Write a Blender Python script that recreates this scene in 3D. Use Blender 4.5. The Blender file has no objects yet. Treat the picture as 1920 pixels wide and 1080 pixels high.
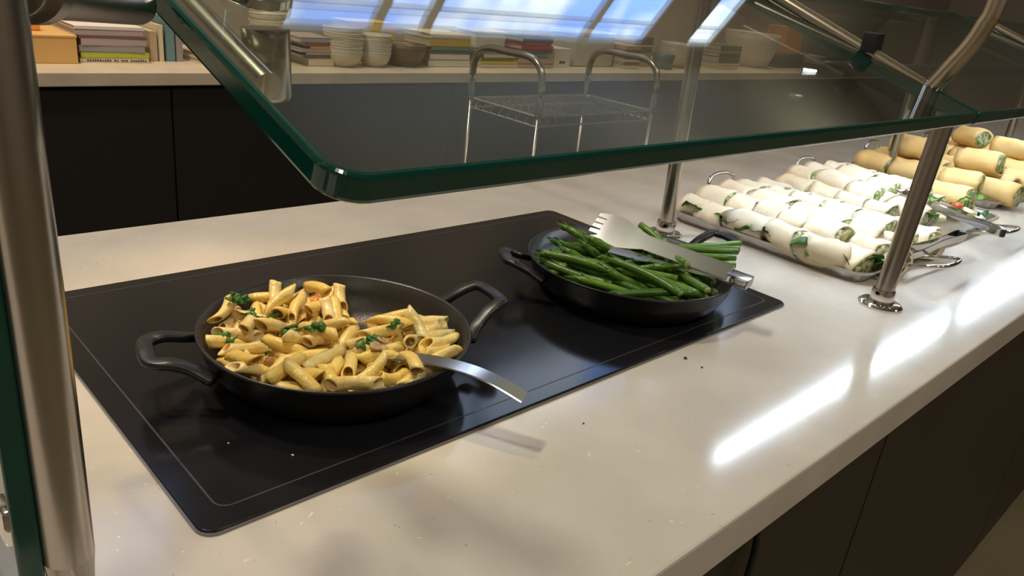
import bpy, bmesh, math, random
from mathutils import Vector, Matrix, Euler, noise
random.seed(7)
C = bpy.context.scene.collection
SC = bpy.context.scene
# ------------------------------------------------------------------ camera
# counter top is the plane z = 0 ; X runs along the counter, Y away from the guest, floor at z = -0.9
CY, CP, CR = math.radians(45.713), math.radians(22.022), math.radians(6.843)
fwd = Vector((math.sin(CY)*math.cos(CP), math.cos(CY)*math.cos(CP), -math.sin(CP)))
rgt = Vector((math.cos(CY), -math.sin(CY), 0)); upv = rgt.cross(fwd)
r2 = rgt*math.cos(CR) + upv*math.sin(CR); u2 = -rgt*math.sin(CR) + upv*math.cos(CR)
cam = bpy.data.cameras.new('camera'); camo = bpy.data.objects.new('camera', cam); C.objects.link(camo)
camo.matrix_world = Matrix(((r2.x,u2.x,-fwd.x,-0.1846),(r2.y,u2.y,-fwd.y,-0.4708),(r2.z,u2.z,-fwd.z,0.42),(0,0,0,1)))
cam.sensor_width = 36; cam.lens = 1456.6/1920*36; cam.clip_start = .01; cam.clip_end = 100
SC.camera = camo
# ------------------------------------------------------------------ world, exposure
w = bpy.data.worlds.new('world'); SC.world = w; w.use_nodes = True
w.node_tree.nodes['Background'].inputs[0].default_value = (.9,.85,.75,1)
w.node_tree.nodes['Background'].inputs[1].default_value = .15
SC.view_settings.view_transform = 'Standard'; SC.view_settings.look = 'None'
SC.view_settings.gamma = 1; SC.view_settings.exposure = 0.0; SC.view_settings.use_curve_mapping = False
SC.cycles.max_bounces = 10; SC.cycles.transparent_max_bounces = 16
try: SC.cycles.sample_clamp_indirect = 6
except Exception: pass
CEIL = 3.0
def lamp(name, loc, size, power, col, kind='AREA', rot=(0,0,0), size_y=None, spot=None, spread=None):
    l = bpy.data.lights.new(name, kind); l.energy = power; l.color = col
    if kind == 'AREA':
        l.size = size
        if size_y: l.shape = 'RECTANGLE'; l.size_y = size_y
        if spread: l.spread = spread
    else:
        l.shadow_soft_size = size
        if spot: l.spot_size = spot; l.spot_blend = .6
    o = bpy.data.objects.new(name, l); o.location = loc; o.rotation_euler = rot; C.objects.link(o); return o
warm = (1,.78,.52); neut = (1,.88,.74)
for (x,y,p,c_,s) in ((-.4,1.3,60,neut,.30),(.9,-2.2,40,neut,.30),(-1.6,-1.6,30,neut,.5),(4.0,-1.8,20,neut,.5)):
    lamp('ceiling_light', (x,y,CEIL-.03), s, p, c_)
for x in (.3,1.5,2.7,3.9,5.2): lamp('downlight', (x,2.30,CEIL-.5), .03, 70, warm, 'SPOT', (math.radians(2),0,0), spot=math.radians(62))
# added uplight fill without a fixture, brightens the ceiling mirrored in the glass
for x,p in ((0,5),(2.5,6),(5.0,11),(7.5,14)): lamp('ceiling_fill', (x,1.6,2.0), .9, p, neut, rot=(math.pi,0,0))
lamp('warm_fill_spot', (.35,1.5,2.7), .04, 150, (1,.72,.38), 'SPOT', (-math.atan2(1.20,2.65),0,math.radians(-6)), spot=math.radians(14))  # added warm fill without a fixture, brightens the pasta and the counter behind

# ------------------------------------------------------------------ materials
def mat(name, col, rough=.5, metal=0, spec=.5, coat=0, sss=0, emit=None, es=0, bump=None, var=None, rnd=None, aniso=None):
    m = bpy.data.materials.new(name); m.use_nodes = True; N = m.node_tree.nodes; L = m.node_tree.links
    b = N['Principled BSDF']; b.inputs['Base Color'].default_value = (*col,1); b.inputs['Roughness'].default_value = rough
    b.inputs['Metallic'].default_value = metal; b.inputs['Specular IOR Level'].default_value = spec
    b.inputs['Coat Weight'].default_value = coat; b.inputs['Coat Roughness'].default_value = .08
    if sss:
        b.inputs['Subsurface Weight'].default_value = sss; b.inputs['Subsurface Radius'].default_value = (.01,.006,.003); b.inputs['Subsurface Scale'].default_value = .5
    if emit: b.inputs['Emission Color'].default_value = (*emit,1); b.inputs['Emission Strength'].default_value = es
    tc = N.new('ShaderNodeTexCoord')
    src = None
    if var:   # (scale, colour2, lo, hi)
        n = N.new('ShaderNodeTexNoise'); n.inputs['Scale'].default_value = var[0]; n.inputs['Detail'].default_value = 6
        r = N.new('ShaderNodeValToRGB'); r.color_ramp.elements[0].position = var[2]; r.color_ramp.elements[1].position = var[3]
        r.color_ramp.elements[0].color = (*col,1); r.color_ramp.elements[1].color = (*var[1],1)
        L.new(tc.outputs['Object'], n.inputs['Vector']); L.new(n.outputs['Fac'], r.inputs[0]); src = r.outputs[0]
        L.new(src, b.inputs['Base Color'])
    if rnd:   # per-object variation between colour and rnd colour
        oi = N.new('ShaderNodeObjectInfo'); mx = N.new('ShaderNodeMix'); mx.data_type = 'RGBA'
        mx.inputs[7].default_value = (*rnd,1)
        if src: L.new(src, mx.inputs[6])
        else: mx.inputs[6].default_value = (*col,1)
        L.new(oi.outputs['Random'], mx.inputs[0]); L.new(mx.outputs[2], b.inputs['Base Color'])
    if bump:  # (scale, strength)
        n2 = N.new('ShaderNodeTexNoise'); n2.inputs['Scale'].default_value = bump[0]; n2.inputs['Detail'].default_value = 5
        bp = N.new('ShaderNodeBump'); bp.inputs['Strength'].default_value = bump[1]; bp.inputs['Distance'].default_value = .002
        L.new(tc.outputs['Object'], n2.inputs['Vector']); L.new(n2.outputs['Fac'], bp.inputs['Height']); L.new(bp.outputs[0], b.inputs['Normal'])
    return m
def quartz(name, col, rough):
    m = mat(name, col, rough, spec=.36); N = m.node_tree.nodes; L = m.node_tree.links; b = N['Principled BSDF']
    tc = N.new('ShaderNodeTexCoord')
    n = N.new('ShaderNodeTexNoise'); n.inputs['Scale'].default_value = 7; n.inputs['Detail'].default_value = 7
    r = N.new('ShaderNodeValToRGB'); r.color_ramp.elements[0].position = .35; r.color_ramp.elements[1].position = .7
    r.color_ramp.elements[0].color = (*[c*.88 for c in col],1); r.color_ramp.elements[1].color = (*[min(1,c*1.06) for c in col],1)
    v = N.new('ShaderNodeTexVoronoi'); v.inputs['Scale'].default_value = 55; v.inputs['Randomness'].default_value = 1
    lt = N.new('ShaderNodeMath'); lt.operation = 'LESS_THAN'; lt.inputs[1].default_value = .06
    m1 = N.new('ShaderNodeMix'); m1.data_type = 'RGBA'; m1.inputs[7].default_value = (*[c*.62 for c in col],1)
    v2 = N.new('ShaderNodeTexVoronoi'); v2.inputs['Scale'].default_value = 38
    lt2 = N.new('ShaderNodeMath'); lt2.operation = 'LESS_THAN'; lt2.inputs[1].default_value = .07
    m2 = N.new('ShaderNodeMix'); m2.data_type = 'RGBA'; m2.inputs[7].default_value = (min(1,col[0]*1.25),min(1,col[1]*1.25),min(1,col[2]*1.25),1)
    nz = N.new('ShaderNodeTexNoise'); nz.inputs['Scale'].default_value = 22; ad = N.new('ShaderNodeVectorMath'); ad.operation = 'MULTIPLY_ADD'
    ad.inputs[1].default_value = (.12,.12,.12)
    L.new(tc.outputs['Object'], n.inputs['Vector']); L.new(tc.outputs['Object'], nz.inputs['Vector'])
    L.new(nz.outputs['Color'], ad.inputs[0]); L.new(tc.outputs['Object'], ad.inputs[2])
    L.new(ad.outputs[0], v.inputs['Vector']); L.new(ad.outputs[0], v2.inputs['Vector'])
    L.new(n.outputs['Fac'], r.inputs[0]); L.new(v.outputs['Distance'], lt.inputs[0]); L.new(v2.outputs['Distance'], lt2.inputs[0])
    L.new(r.outputs[0], m1.inputs[6]); L.new(lt.outputs[0], m1.inputs[0])
    L.new(m1.outputs[2], m2.inputs[6]); L.new(lt2.outputs[0], m2.inputs[0]); L.new(m2.outputs[2], b.inputs['Base Color'])
    return m
def glassmat(name, tint):
    m = bpy.data.materials.new(name); m.use_nodes = True; N = m.node_tree.nodes; L = m.node_tree.links; N.remove(N['Principled BSDF'])
    out = N['Material Output']; t = N.new('ShaderNodeBsdfTransparent'); t.inputs[0].default_value = (*tint,1)
    g = N.new('ShaderNodeBsdfGlossy'); g.inputs['Roughness'].default_value = .015
    fr = N.new('ShaderNodeFresnel'); ge = N.new('ShaderNodeNewGeometry'); mr = N.new('ShaderNodeMapRange')
    mr.inputs[3].default_value = 1.5; mr.inputs[4].default_value = 1/1.5    # same reflectance on entering and leaving the pane
    mx = N.new('ShaderNodeMixShader')
    L.new(ge.outputs['Backfacing'], mr.inputs[0]); L.new(mr.outputs[0], fr.inputs[0]); L.new(fr.outputs[0], mx.inputs[0])
    L.new(t.outputs[0], mx.inputs[1]); L.new(g.outputs[0], mx.inputs[2]); L.new(mx.outputs[0], out.inputs[0]); return m
STEEL = mat('brushed_steel', (.50,.46,.41), .26, 1, bump=(90,.05))
POL = mat('polished_steel', (.74,.67,.55), .2, 1)
CHROME = mat('chrome', (.80,.79,.77), .08, 1)
TRAY = mat('tray_steel', (.62,.62,.63), .3, 1, bump=(60,.04))
SPOON = mat('utensil_steel', (.72,.72,.73), .18, 1)
IRON = mat('black_enamel_iron', (.012,.012,.013), .32, spec=.5, bump=(500,.12))
IRONIN = mat('pan_inside_enamel', (.030,.026,.022), .33, spec=.4, bump=(400,.15))
PLATE = mat('black_ceramic_glass', (.010,.010,.012), .14, spec=.32)
PLINE = mat('plate_inset_line', (.045,.045,.05), .3)
PTRIM = mat('plate_trim', (.25,.25,.26), .25, .9)
QTZ = quartz('cream_quartz', (.60,.55,.485), .13)
QTZ2 = quartz('cream_quartz_back', (.62,.52,.40), .3)
GEDGE = mat('glass_edge_green', (.0,.045,.033), .12, spec=.6, coat=.3)
GLASS = glassmat('clear_glass', (.93,.97,.94))
CAB = mat('dark_espresso_laminate', (.016,.0115,.006), .42, var=(3,(.020,.015,.008),.3,.7))
CABB = mat('black_brown_laminate', (.006,.0045,.003), .6)
FLOOR = mat('floor_tile', (.20,.165,.10), .35, var=(2.5,(.15,.12,.07),.4,.65))
WALL = mat('warm_grey_wall', (.34,.30,.25), .8, bump=(30,.1))
CEILM = mat('ceiling_plaster', (.42,.41,.33), .9)
WFRAME = mat('white_window_frame', (.80,.78,.72), .5, emit=(.8,.85,.9), es=0)
# ------------------------------------------------------------------ builders
def obj(name, bm, m, parent=None, smooth=False, loc=None):
    me = bpy.data.meshes.new(name); bmesh.ops.recalc_face_normals(bm, faces=bm.faces) if bm.faces else None
    bm.to_mesh(me); bm.free()
    for mm in (m if isinstance(m,(list,tuple)) else [m]): me.materials.append(mm)
    if smooth:
        for p in me.polygons: p.use_smooth = True
        if smooth != 'all': me.set_sharp_from_angle(angle=math.radians(38))
    o = bpy.data.objects.new(name, me); C.objects.link(o)
    if parent: o.parent = parent
    if loc is not None: o.location = loc
    return o
def tag(o, label, cat, group=None, kind=None):
    o['label'] = label; o['category'] = cat
    if group: o['group'] = group
    if kind: o['kind'] = kind
    return o
def thing(name, label, cat, loc=(0,0,0), rot=(0,0,0), group=None):
    o = bpy.data.objects.new(name, None); C.objects.link(o); o.location = loc; o.rotation_euler = rot; o.empty_display_size = .02
    return tag(o, label, cat, group)
def struct(name, bm, m, loc=None, smooth=False):
    o = obj(name, bm, m, loc=loc, smooth=smooth); o['kind'] = 'structure'; return o
def dup(root, loc, rot=None, label=None, group=None):
    r = root.copy(); C.objects.link(r); r.location = loc
    if rot is not None: r.rotation_euler = rot
    if label: r['label'] = label
    if group: r['group'] = group
    for ch in list(root.children):
        c = ch.copy(); C.objects.link(c); c.parent = r
        for g in ch.children:
            d = g.copy(); C.objects.link(d); d.parent = c
    return r
NB = bmesh.new
def box(bm, x0,x1,y0,y1,z0,z1, bev=0, M=None, mi=0, seg=2):
    g = bmesh.ops.create_cube(bm, size=1); vs = g['verts']
    for v in vs: v.co = Vector(((x0+x1)/2+v.co.x*(x1-x0),(y0+y1)/2+v.co.y*(y1-y0),(z0+z1)/2+v.co.z*(z1-z0)))
    fs = set(f for v in vs for f in v.link_faces)
    if bev:
        es = list(set(e for v in vs for e in v.link_edges))
        r = bmesh.ops.bevel(bm, geom=es, offset=bev, segments=seg, affect='EDGES', profile=.5)
        fs = set(r['faces'])|set(f for f in fs if f.is_valid); vs = list(set(v for f in fs for v in f.verts))
    if M: bmesh.ops.transform(bm, matrix=M, verts=vs)
    for f in fs: f.material_index = mi
    return bm
def lathe(bm, prof, n=40, M=None, cap=True):
    rings = []
    for r, z in prof:
        rings.append([bm.verts.new((r*math.cos(2*math.pi*i/n), r*math.sin(2*math.pi*i/n), z)) for i in range(n)] if r > 1e-6 else [bm.verts.new((0,0,z))])
    for a, b in zip(rings, rings[1:]):
        for i in range(n):
            j = (i+1) % n
            if len(a) == 1 and len(b) == 1: continue
            if len(a) == 1: bm.faces.new((a[0], b[j], b[i]))
            elif len(b) == 1: bm.faces.new((a[i], a[j], b[0]))
            else: bm.faces.new((a[i], a[j], b[j], b[i]))
    if cap:
        for rg in (rings[0], rings[-1]):
            if len(rg) > 2: bm.faces.new(rg)
    if M: bmesh.ops.transform(bm, matrix=M, verts=[v for rg in rings for v in rg])
    return bm
def sweep(bm, path, prof, closed=False, up=Vector((0,0,1)), scale=None, cap=True):
    # prof: list of (a,b) in (side, up) axes
    P = [Vector(p) for p in path]; n = len(P); rings = []
    for i, p in enumerate(P):
        if closed: t = P[(i+1)%n]-P[i-1]
        else: t = P[min(i+1,n-1)]-P[max(i-1,0)]
        t.normalize(); u = up - t*up.dot(t)
        if u.length < 1e-3: u = Vector((0,1,0)) - t*t.y
        u.normalize(); s = t.cross(u)
        k = scale[i] if scale else 1
        rings.append([bm.verts.new(p + s*a*k + u*b*k) for a, b in prof])
    m = len(prof); rr = rings+[rings[0]] if closed else rings
    for a, b in zip(rr, rr[1:]):
        for i in range(m): bm.faces.new((a[i], a[(i+1)%m], b[(i+1)%m], b[i]))
    if cap and not closed: bm.faces.new(rings[0]); bm.faces.new(rings[-1])
    return bm
def circ(r, n=12, ry=None): return [(r*math.cos(2*math.pi*i/n), (ry or r)*math.sin(2*math.pi*i/n)) for i in range(n)]
def rect(w_, h_): return [(-w_/2,-h_/2),(w_/2,-h_/2),(w_/2,h_/2),(-w_/2,h_/2)]
def rrect(w_, h_, r, k=3):
    out = []
    for cx, cy, a0 in ((w_/2-r,h_/2-r,0),(-w_/2+r,h_/2-r,90),(-w_/2+r,-h_/2+r,180),(w_/2-r,-h_/2+r,270)):
        for i in range(k+1):
            a = math.radians(a0+90*i/k); out.append((cx+r*math.cos(a), cy+r*math.sin(a)))
    return out
def tube(bm, path, r, n=14, scale=None): return sweep(bm, path, circ(r,n), scale=scale)
def spline(pts, k=8):
    P = [Vector(p) for p in pts]; out = []
    for i in range(len(P)-1):
        p0 = P[max(i-1,0)]; p1 = P[i]; p2 = P[i+1]; p3 = P[min(i+2,len(P)-1)]
        for j in range(k):
            t = j/k; out.append(.5*((2*p1)+(p2-p0)*t+(2*p0-5*p1+4*p2-p3)*t*t+(3*p1-p0-3*p2+p3)*t**3))
    out.append(P[-1]); return out
def prism(bm, poly, z0, z1, bev=0, mi=0, bev_both=True, seg=3):
    vb = [bm.verts.new((x,y,z0)) for x,y in poly]; vt = [bm.verts.new((x,y,z1)) for x,y in poly]
    f0 = bm.faces.new(vb[::-1]); f1 = bm.faces.new(vt); n = len(poly)
    for i in range(n): bm.faces.new((vb[i], vb[(i+1)%n], vt[(i+1)%n], vt[i]))
    if bev:
        bmesh.ops.recalc_face_normals(bm, faces=bm.faces)
        es = list(f1.edges)+(list(f0.edges) if bev_both else [])
        bmesh.ops.bevel(bm, geom=es, offset=bev, segments=seg, affect='EDGES', profile=.5)
    return bm
def roundpoly(pts, rads, k=6):
    out = []; n = len(pts)
    for i in range(n):
        p = Vector(pts[i]); a = Vector(pts[i-1])-p; b = Vector(pts[(i+1)%n])-p; r = rads[i]
        if r <= 0: out.append((p.x,p.y)); continue
        a.normalize(); b.normalize(); ang = a.angle(b); d = r/math.tan(ang/2); cen = p+(a+b).normalized()*(r/math.sin(ang/2))
        s = p+a*d-cen; e = p+b*d-cen; t0 = math.atan2(s.y,s.x); t1 = math.atan2(e.y,e.x)
        dt = (t1-t0+math.pi) % (2*math.pi)-math.pi
        for j in range(k+1): t = t0+dt*j/k; out.append((cen.x+r*math.cos(t), cen.y+r*math.sin(t)))
    return out
def jitter(bm, amp, sc, seed=0):
    for v in bm.verts: v.co += noise.noise_vector(v.co*sc+Vector((seed*3.1,seed*1.7,seed)))*amp
# ------------------------------------------------------------------ the room
b = NB(); box(b,-3.5,9.5,-4.5,2.85,-1.0,-.9); struct('floor', b, FLOOR)
b = NB(); box(b,-3.5,9.5,-4.5,2.85,CEIL,CEIL+.1); struct('ceiling', b, CEILM)
b = NB(); box(b,-3.5,9.5,-4.6,-4.5,-.9,CEIL); struct('wall_front', b, WALL)
b = NB(); box(b,-3.6,-3.5,-4.5,2.85,-.9,CEIL); struct('wall_left', b, WALL)
b = NB(); box(b,9.5,9.6,-4.5,2.85,-.9,CEIL); struct('wall_right', b, WALL)
# back wall with clerestory windows (mirrored in the sloping glass)
WZ0, WZ1 = 2.15, 2.775
wins = [(-.2,.98),(2.02,5.33),(5.95,6.35)]
b = NB(); box(b,-3.5,9.5,2.85,2.95,-.9,WZ0); box(b,-3.5,9.5,2.85,2.95,WZ1,CEIL)
xs = [-3.5]+[x for p in wins for x in p]+[9.5]
for i in range(0,len(xs),2): box(b,xs[i],xs[i+1],2.85,2.95,WZ0,WZ1)
struct('wall_back', b, WALL)
def skymat():
    m = bpy.data.materials.new('daylit_pane'); m.use_nodes = True; N = m.node_tree.nodes; L = m.node_tree.links; N.remove(N['Principled BSDF'])
    e = N.new('ShaderNodeEmission'); tc = N.new('ShaderNodeTexCoord'); n = N.new('ShaderNodeTexNoise'); n.inputs['Scale'].default_value = 2.2
    r = N.new('ShaderNodeValToRGB'); r.color_ramp.elements[0].position = .38; r.color_ramp.elements[1].position = .62
    r.color_ramp.elements[0].color = (.22,.42,1,1); r.color_ramp.elements[1].color = (.75,.86,1,1)
    L.new(tc.outputs['Object'], n.inputs['Vector']); L.new(n.outputs['Fac'], r.inputs[0]); L.new(r.outputs[0], e.inputs[0]); e.inputs[1].default_value = WSTR
    L.new(e.outputs[0], N['Material Output'].inputs[0]); return m
WSTR = 3.6
SKY = skymat()
for k, (a, c_) in enumerate(wins):
    b = NB()
    box(b,a,c_,2.90,2.91,WZ0,WZ1); o = struct('window_%d'%(k+1), b, SKY)
    f = NB(); T = .02
    box(f,a,c_,2.86,2.90,WZ0,WZ0+T); box(f,a,c_,2.86,2.90,WZ1-T,WZ1); box(f,a,a+T,2.86,2.90,WZ0,WZ1); box(f,c_-T,c_,2.86,2.90,WZ0,WZ1)
    box(f,a,c_,2.86,2.90,2.600,2.612)
    for mx_ in (2.62,3.0,4.55):
        if a < mx_ < c_: box(f,mx_,mx_+.07,2.855,2.90,WZ0,WZ1)
    ff = obj('window_frame', f, WFRAME, o)
# ------------------------------------------------------------------ serving counter
b = NB(); box(b,-2.6,6.2,-.233,.717,-.047,0,.003); tag(obj('serving_countertop', b, QTZ),
    'cream speckled quartz countertop of the serving counter, running past the warming plate', 'countertop')
def cabinet(x0,x1,yf,yb,z0,z1,m,label,name='base_cabinet',gap=.003,toe=True, front=-1):
    t = thing(name, label, 'cabinet', ((x0+x1)/2,(yf+yb)/2,z0)); w_=(x1-x0)/2; d=(yb-yf)/2
    b = NB(); box(b,-w_,w_,-d+.012,d,0.0,z1-z0); obj('body', b, m, t)
    b = NB(); box(b,-w_+gap,w_-gap,-d-.006,-d+.012,.02,z1-z0-.012,.0015); obj('door', b, m, t)
    return t
places = ['left of the dark cable, under the near counter','directly below the warming plate','between the cable and the far panel seam','right of the long panel seam by the floor','farther right along the near counter','at the far right end of the near counter','']
xs = [-2.5,-.9,-.1,.84,1.97,3.1,4.4,6.1]
txt = ['dark brown base cabinet panel at the far left of the near counter','dark brown base cabinet panel left of the hanging cable','dark brown base cabinet panel behind the hanging black cable','dark brown base cabinet panel between cable and long seam near the floor','dark brown base cabinet panel just right of the long seam near the floor','dark brown base cabinet panel farther right under the near counter','dark brown base cabinet panel at the right end of the near counter']
for i in range(7): cabinet(xs[i],xs[i+1],-.2,.66,-.9,-.047,CAB,txt[i])
b = NB(); tube(b, spline([(.475,-.2085,-.05),(.478,-.216,-.1),(.474,-.216,-.2),(.482,-.213,-.5),(.476,-.214,-.9+.004)],8), .0035, 8)
tag(obj('power_cable', b, mat('black_rubber',(.006,.006,.007),.5), smooth='all'), 'black power cable hanging down the dark cabinet below the counter edge', 'cable')
# ------------------------------------------------------------------ back counter
BY = 2.13
b = NB(); box(b,-2.6,8.2,BY,2.82,-.042,0,.003); tag(obj('back_countertop', b, QTZ2), 'cream countertop across the aisle, carrying books and bowls', 'countertop')
xs = [-2.5,-.35,.812,2.0,3.2,4.4,5.6,6.8,8.1]
txt = ['at the far left, behind the steel post','below the orange-brown box, left of the thin seam','below the book stack, right of the thin seam','seen through the glass below the pale bowls','seen through the glass behind the wire cart','seen through the glass right of the wire cart','seen through the right part of the glass','at the far right end']
for i in range(8): cabinet(xs[i],xs[i+1],BY+.03,2.80,-.9,-.042,CABB,'near-black back cabinet '+txt[i])
# ------------------------------------------------------------------ warming plate
PW, PD = .8946, .5036
t = thing('warming_plate', 'large black ceramic glass warming plate set into the cream counter under both pans', 'warming plate', (PW/2,PD/2,0))
pts = [(-PW/2,-PD/2),(PW/2,-PD/2),(PW/2,PD/2),(-PW/2,PD/2)]
b = NB(); prism(b, roundpoly(pts,[.014]*4), 0, .0045, .0012); gs = obj('glass_surface', b, PLATE, t)
q = [(-PW/2-.0012,-PD/2-.0012),(PW/2+.0012,-PD/2-.0012),(PW/2+.0012,PD/2+.0012),(-PW/2-.0012,PD/2+.0012)]
b = NB(); prism(b, roundpoly(q,[.0152]*4), 0, .0028); obj('metal_rim', b, PTRIM, t)
I = .022; q = [(-PW/2+I,-PD/2+I),(PW/2-I,-PD/2+I),(PW/2-I,PD/2-I),(-PW/2+I,PD/2-I)]
b = NB(); sweep(b, [(x,y,.00452) for x,y in roundpoly(q,[.012]*4)], rect(.0016,.0004), closed=True); obj('inset_line', b, PLINE, gs)
PZ = .0045
CR_ = mat('crumb_pale', (.6,.5,.35), .7); CRD = mat('crumb_dark', (.05,.03,.02), .7)
for (x,y,z,s,m,l) in ((.066,.101,PZ,.0012,CR_,'pale crumb on the warming plate nearer its left edge'),(.103,.054,PZ,.0014,CR_,'pale crumb on the warming plate in front of the pasta pan'),
        (.597,-.022,0,.0022,CRD,'dark crumb on the counter beside the warming plate front edge'),(.595,-.048,0,.0014,CRD,'smaller dark crumb on the counter nearer the guest side'),(.373,-.052,0,.0011,CRD,'tiny dark crumb on the counter in front of the warming plate')):
    b = NB(); bmesh.ops.create_icosphere(b, subdivisions=1, radius=s); jitter(b,s*.4,300); o = obj('crumb', b, m, loc=(x,y,z+s*.7)); tag(o,l,'crumb')
# ------------------------------------------------------------------ sneeze guard
TH = math.radians(17.5); SL = Vector((0,math.cos(TH),math.sin(TH))); NR = Vector((0,-math.sin(TH),math.cos(TH)))
G0 = Vector((0,-.119,.290)); GT = .020
GM = Matrix(((1,0,0,0),(0,SL.y,NR.y,0),(0,SL.z,NR.z,0),(0,0,0,1)))
def gz(y): return   .290+.0209+(y+.119)*math.tan(TH)     # top face of the glass
def panel(x0,x1,rl,rr,label):
    b = NB(); L_ = .47
    prism(b, roundpoly([(x0,0),(x1,0),(x1,L_),(x0,L_)],[rl,rr,.004,.004],18), 0, GT, .004)
    b.normal_update()
    for f in b.faces: f.material_index = 0 if abs(f.normal.z) > .98 else 1
    bmesh.ops.transform(b, matrix=GM, verts=b.verts)
    t = thing('sneeze_guard', label, 'glass panel', ((x0+x1)/2, G0.y, G0.z))
    bmesh.ops.translate(b, vec=(-(x0+x1)/2,0,0), verts=b.verts)
    obj('pane', b, [GLASS,GEDGE], t, smooth=False)
    return t
panel(.03,1.062,.026,.004,'large sloping sneeze-guard glass with a thick green edge above the two black pans')
panel(1.072,2.19,.004,.004,'sloping sneeze-guard glass panel above the first trays of pale wraps')
panel(2.205,3.3,.004,.02,'sloping sneeze-guard glass panel at the far right above the yellow wraps')
# upright side pane by the near left post
t = thing('sneeze_guard', 'upright end pane with a dark green edge, clipped left of the near steel post', 'glass panel', (-.1235,.088,.05))
b = NB(); prism(b, roundpoly([(-.172,0),(.172,0),(.172,.27),(-.172,.27)],[.008]*4), -.006, .006, .0018)
b.normal_update()
for f in b.faces: f.material_index = 0 if abs(f.normal.z) > .98 else 1
bmesh.ops.transform(b, matrix=Matrix(((0,0,1,0),(1,0,0,0),(0,1,0,0),(0,0,0,1))), verts=b.verts)
obj('pane', b, [GLASS,GEDGE], t)
b = NB(); box(b,-.009,.009,-.168,-.148,.066,.088,.002); box(b,.009,.0125,-.165,-.153,.070,.084,.001); obj('clip', b, CHROME, t, smooth=True)
PR = .0142
def base(t):
    b = NB(); lathe(b, [(.033,0),(.033,.003),(.030,.0058),(.0195,.0072),(.0195,.0075)], 40); obj('base_flange', b, CHROME, t, smooth=True)
    b = NB(); lathe(b, [(.0172,.007),(.0178,.010),(.0178,.024),(.0166,.027),(.0145,.027)], 32); obj('collar', b, CHROME, t, smooth=True)
def front_post(x, x2, label, arm=True, pts=None, r=None):
    t = thing('guard_post', label, 'post', (x,-.081,0)); base(t)
    ax = x2-x
    b = NB()
    if pts: tube(b, pts, r or PR, 24)
    else: tube(b, [(0,0,.007),(ax*.95,0,.30)], PR, 24)
    obj('tube', b, STEEL, t, smooth=True)
    if arm:
        # mitred arm frame sitting on the glass: sloping rail and the upright rising from its tip
        b = NB(); y0 = .036; z0 = .329
        rail = [(ax,y0+.006,z0+.0),(ax,y0+.30,z0+.0+.30*math.tan(math.radians(20)))]
        tube(b, rail, .0115, 20); ar = obj('arm_rail', b, POL, t, smooth=True)
        b = NB(); tube(b, spline([(ax,.034,.327),(ax,.014,.364),(ax,-.003,.397),(ax,-.012,.425),(ax,-.018,.458),(ax,-.02,.60)],6), .0125, 20)
        obj('upright', b, POL, t, smooth=True)
        b = NB(); tube(b, [(ax+.001,.036,.316),(ax+.001,.30,.316+.264*math.tan(TH)+.006)], .0035, 8); obj('highlight_rod', b, CHROME, t, smooth=True)  # thin bright rod added as the highlight line along the arm
        for yy in (.135,):
            yw = yy-.081
            b = NB(); bz = gz(yw); box(b, ax-.014,ax+.014, yy-.012,yy+.012, bz+.0005, bz+.030, .003); obj('clamp', b, IRON, ar, smooth=True)
    return t
front_post(1.044,1.0745,'front steel guard post with round chrome foot, beside the tray tongs')
t = front_post(-.105,-.098,'large near steel guard post at the left edge of the view', arm=False,
    pts=[(0,0,.007),(.000,0,.10),(-.0005,0,.25),(-.0020,0,.40),(-.003,0,.56)], r=.0128)
b = NB(); tube(b, [(.008,.010,.392),(.118,.185,.372)], .0135, 20); obj('side_arm', b, STEEL, t, smooth=True)
b = NB(); yy0, yy1 = .05, .26
tube(b, [(.185,yy0+.081,.290+(yy0+.119)*math.tan(TH)-.017),(.185,yy1+.081,.290+(yy1+.119)*math.tan(TH)-.017)], .0105, 20); obj('inner_rail', b, POL, t, smooth=True)
b = NB(); lathe(b, [(.0165,0),(.0165,.014)], 24, Matrix.Translation((.015,.02,.391)) @ Vector((.11,.175,-.02)).to_track_quat('Z','Y').to_matrix().to_4x4()); obj('collar', b, STEEL, t, smooth=True)
front_post(2.19,2.205,'steel guard post farther right, in front of the trays of yellow wraps')
def back_post(x, y, x2, label):
    t = thing('guard_post', label, 'post', (x,y,0)); base(t)
    top = .294+(y+.119)*math.tan(TH)-.004
    b = NB(); tube(b, [(0,0,.007),(x2-x,0,top)], .0128, 24); obj('tube', b, STEEL, t, smooth=True); return t
back_post(1.0,.308,.983,'slim steel guard post behind the green vegetable pan')
back_post(2.09,.335,2.075,'slim steel guard post rising behind the pale and yellow wraps')
back_post(3.16,.335,3.15,'slim steel guard post at the far right behind the yellow wraps')
# standoff on the first pane and the inner rail
so = Vector((.099,.106,0)); so.z = gz(so.y)
t = thing('glass_standoff', 'polished round standoff fixing on top of the near glass, with a stem above it', 'glass fixing', so)
RM = Matrix.Rotation(TH,4,'X')
b = NB(); lathe(b, [(.0,0),(.026,0),(.027,.001),(.027,.007),(.024,.009),(.020,.0095)], 40, RM); obj('disc', b, CHROME, t, smooth=True)
b = NB(); lathe(b, [(.0,-.076),(.0165,-.076),(.0185,-.073),(.0185,-.0225)], 32, Matrix.Translation((.009,.004,0)) @ Matrix.Rotation(math.radians(-2),4,'Y')); obj('stem_reflection', b, STEEL, t, smooth=True)  # solid cylinder added below the glass to stand for the stem's reflection
b = NB(); lathe(b, [(.0195,.009),(.0195,.13),(.017,.135),(0,.135)], 32, RM); obj('stem', b, STEEL, t, smooth=True)
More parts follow.
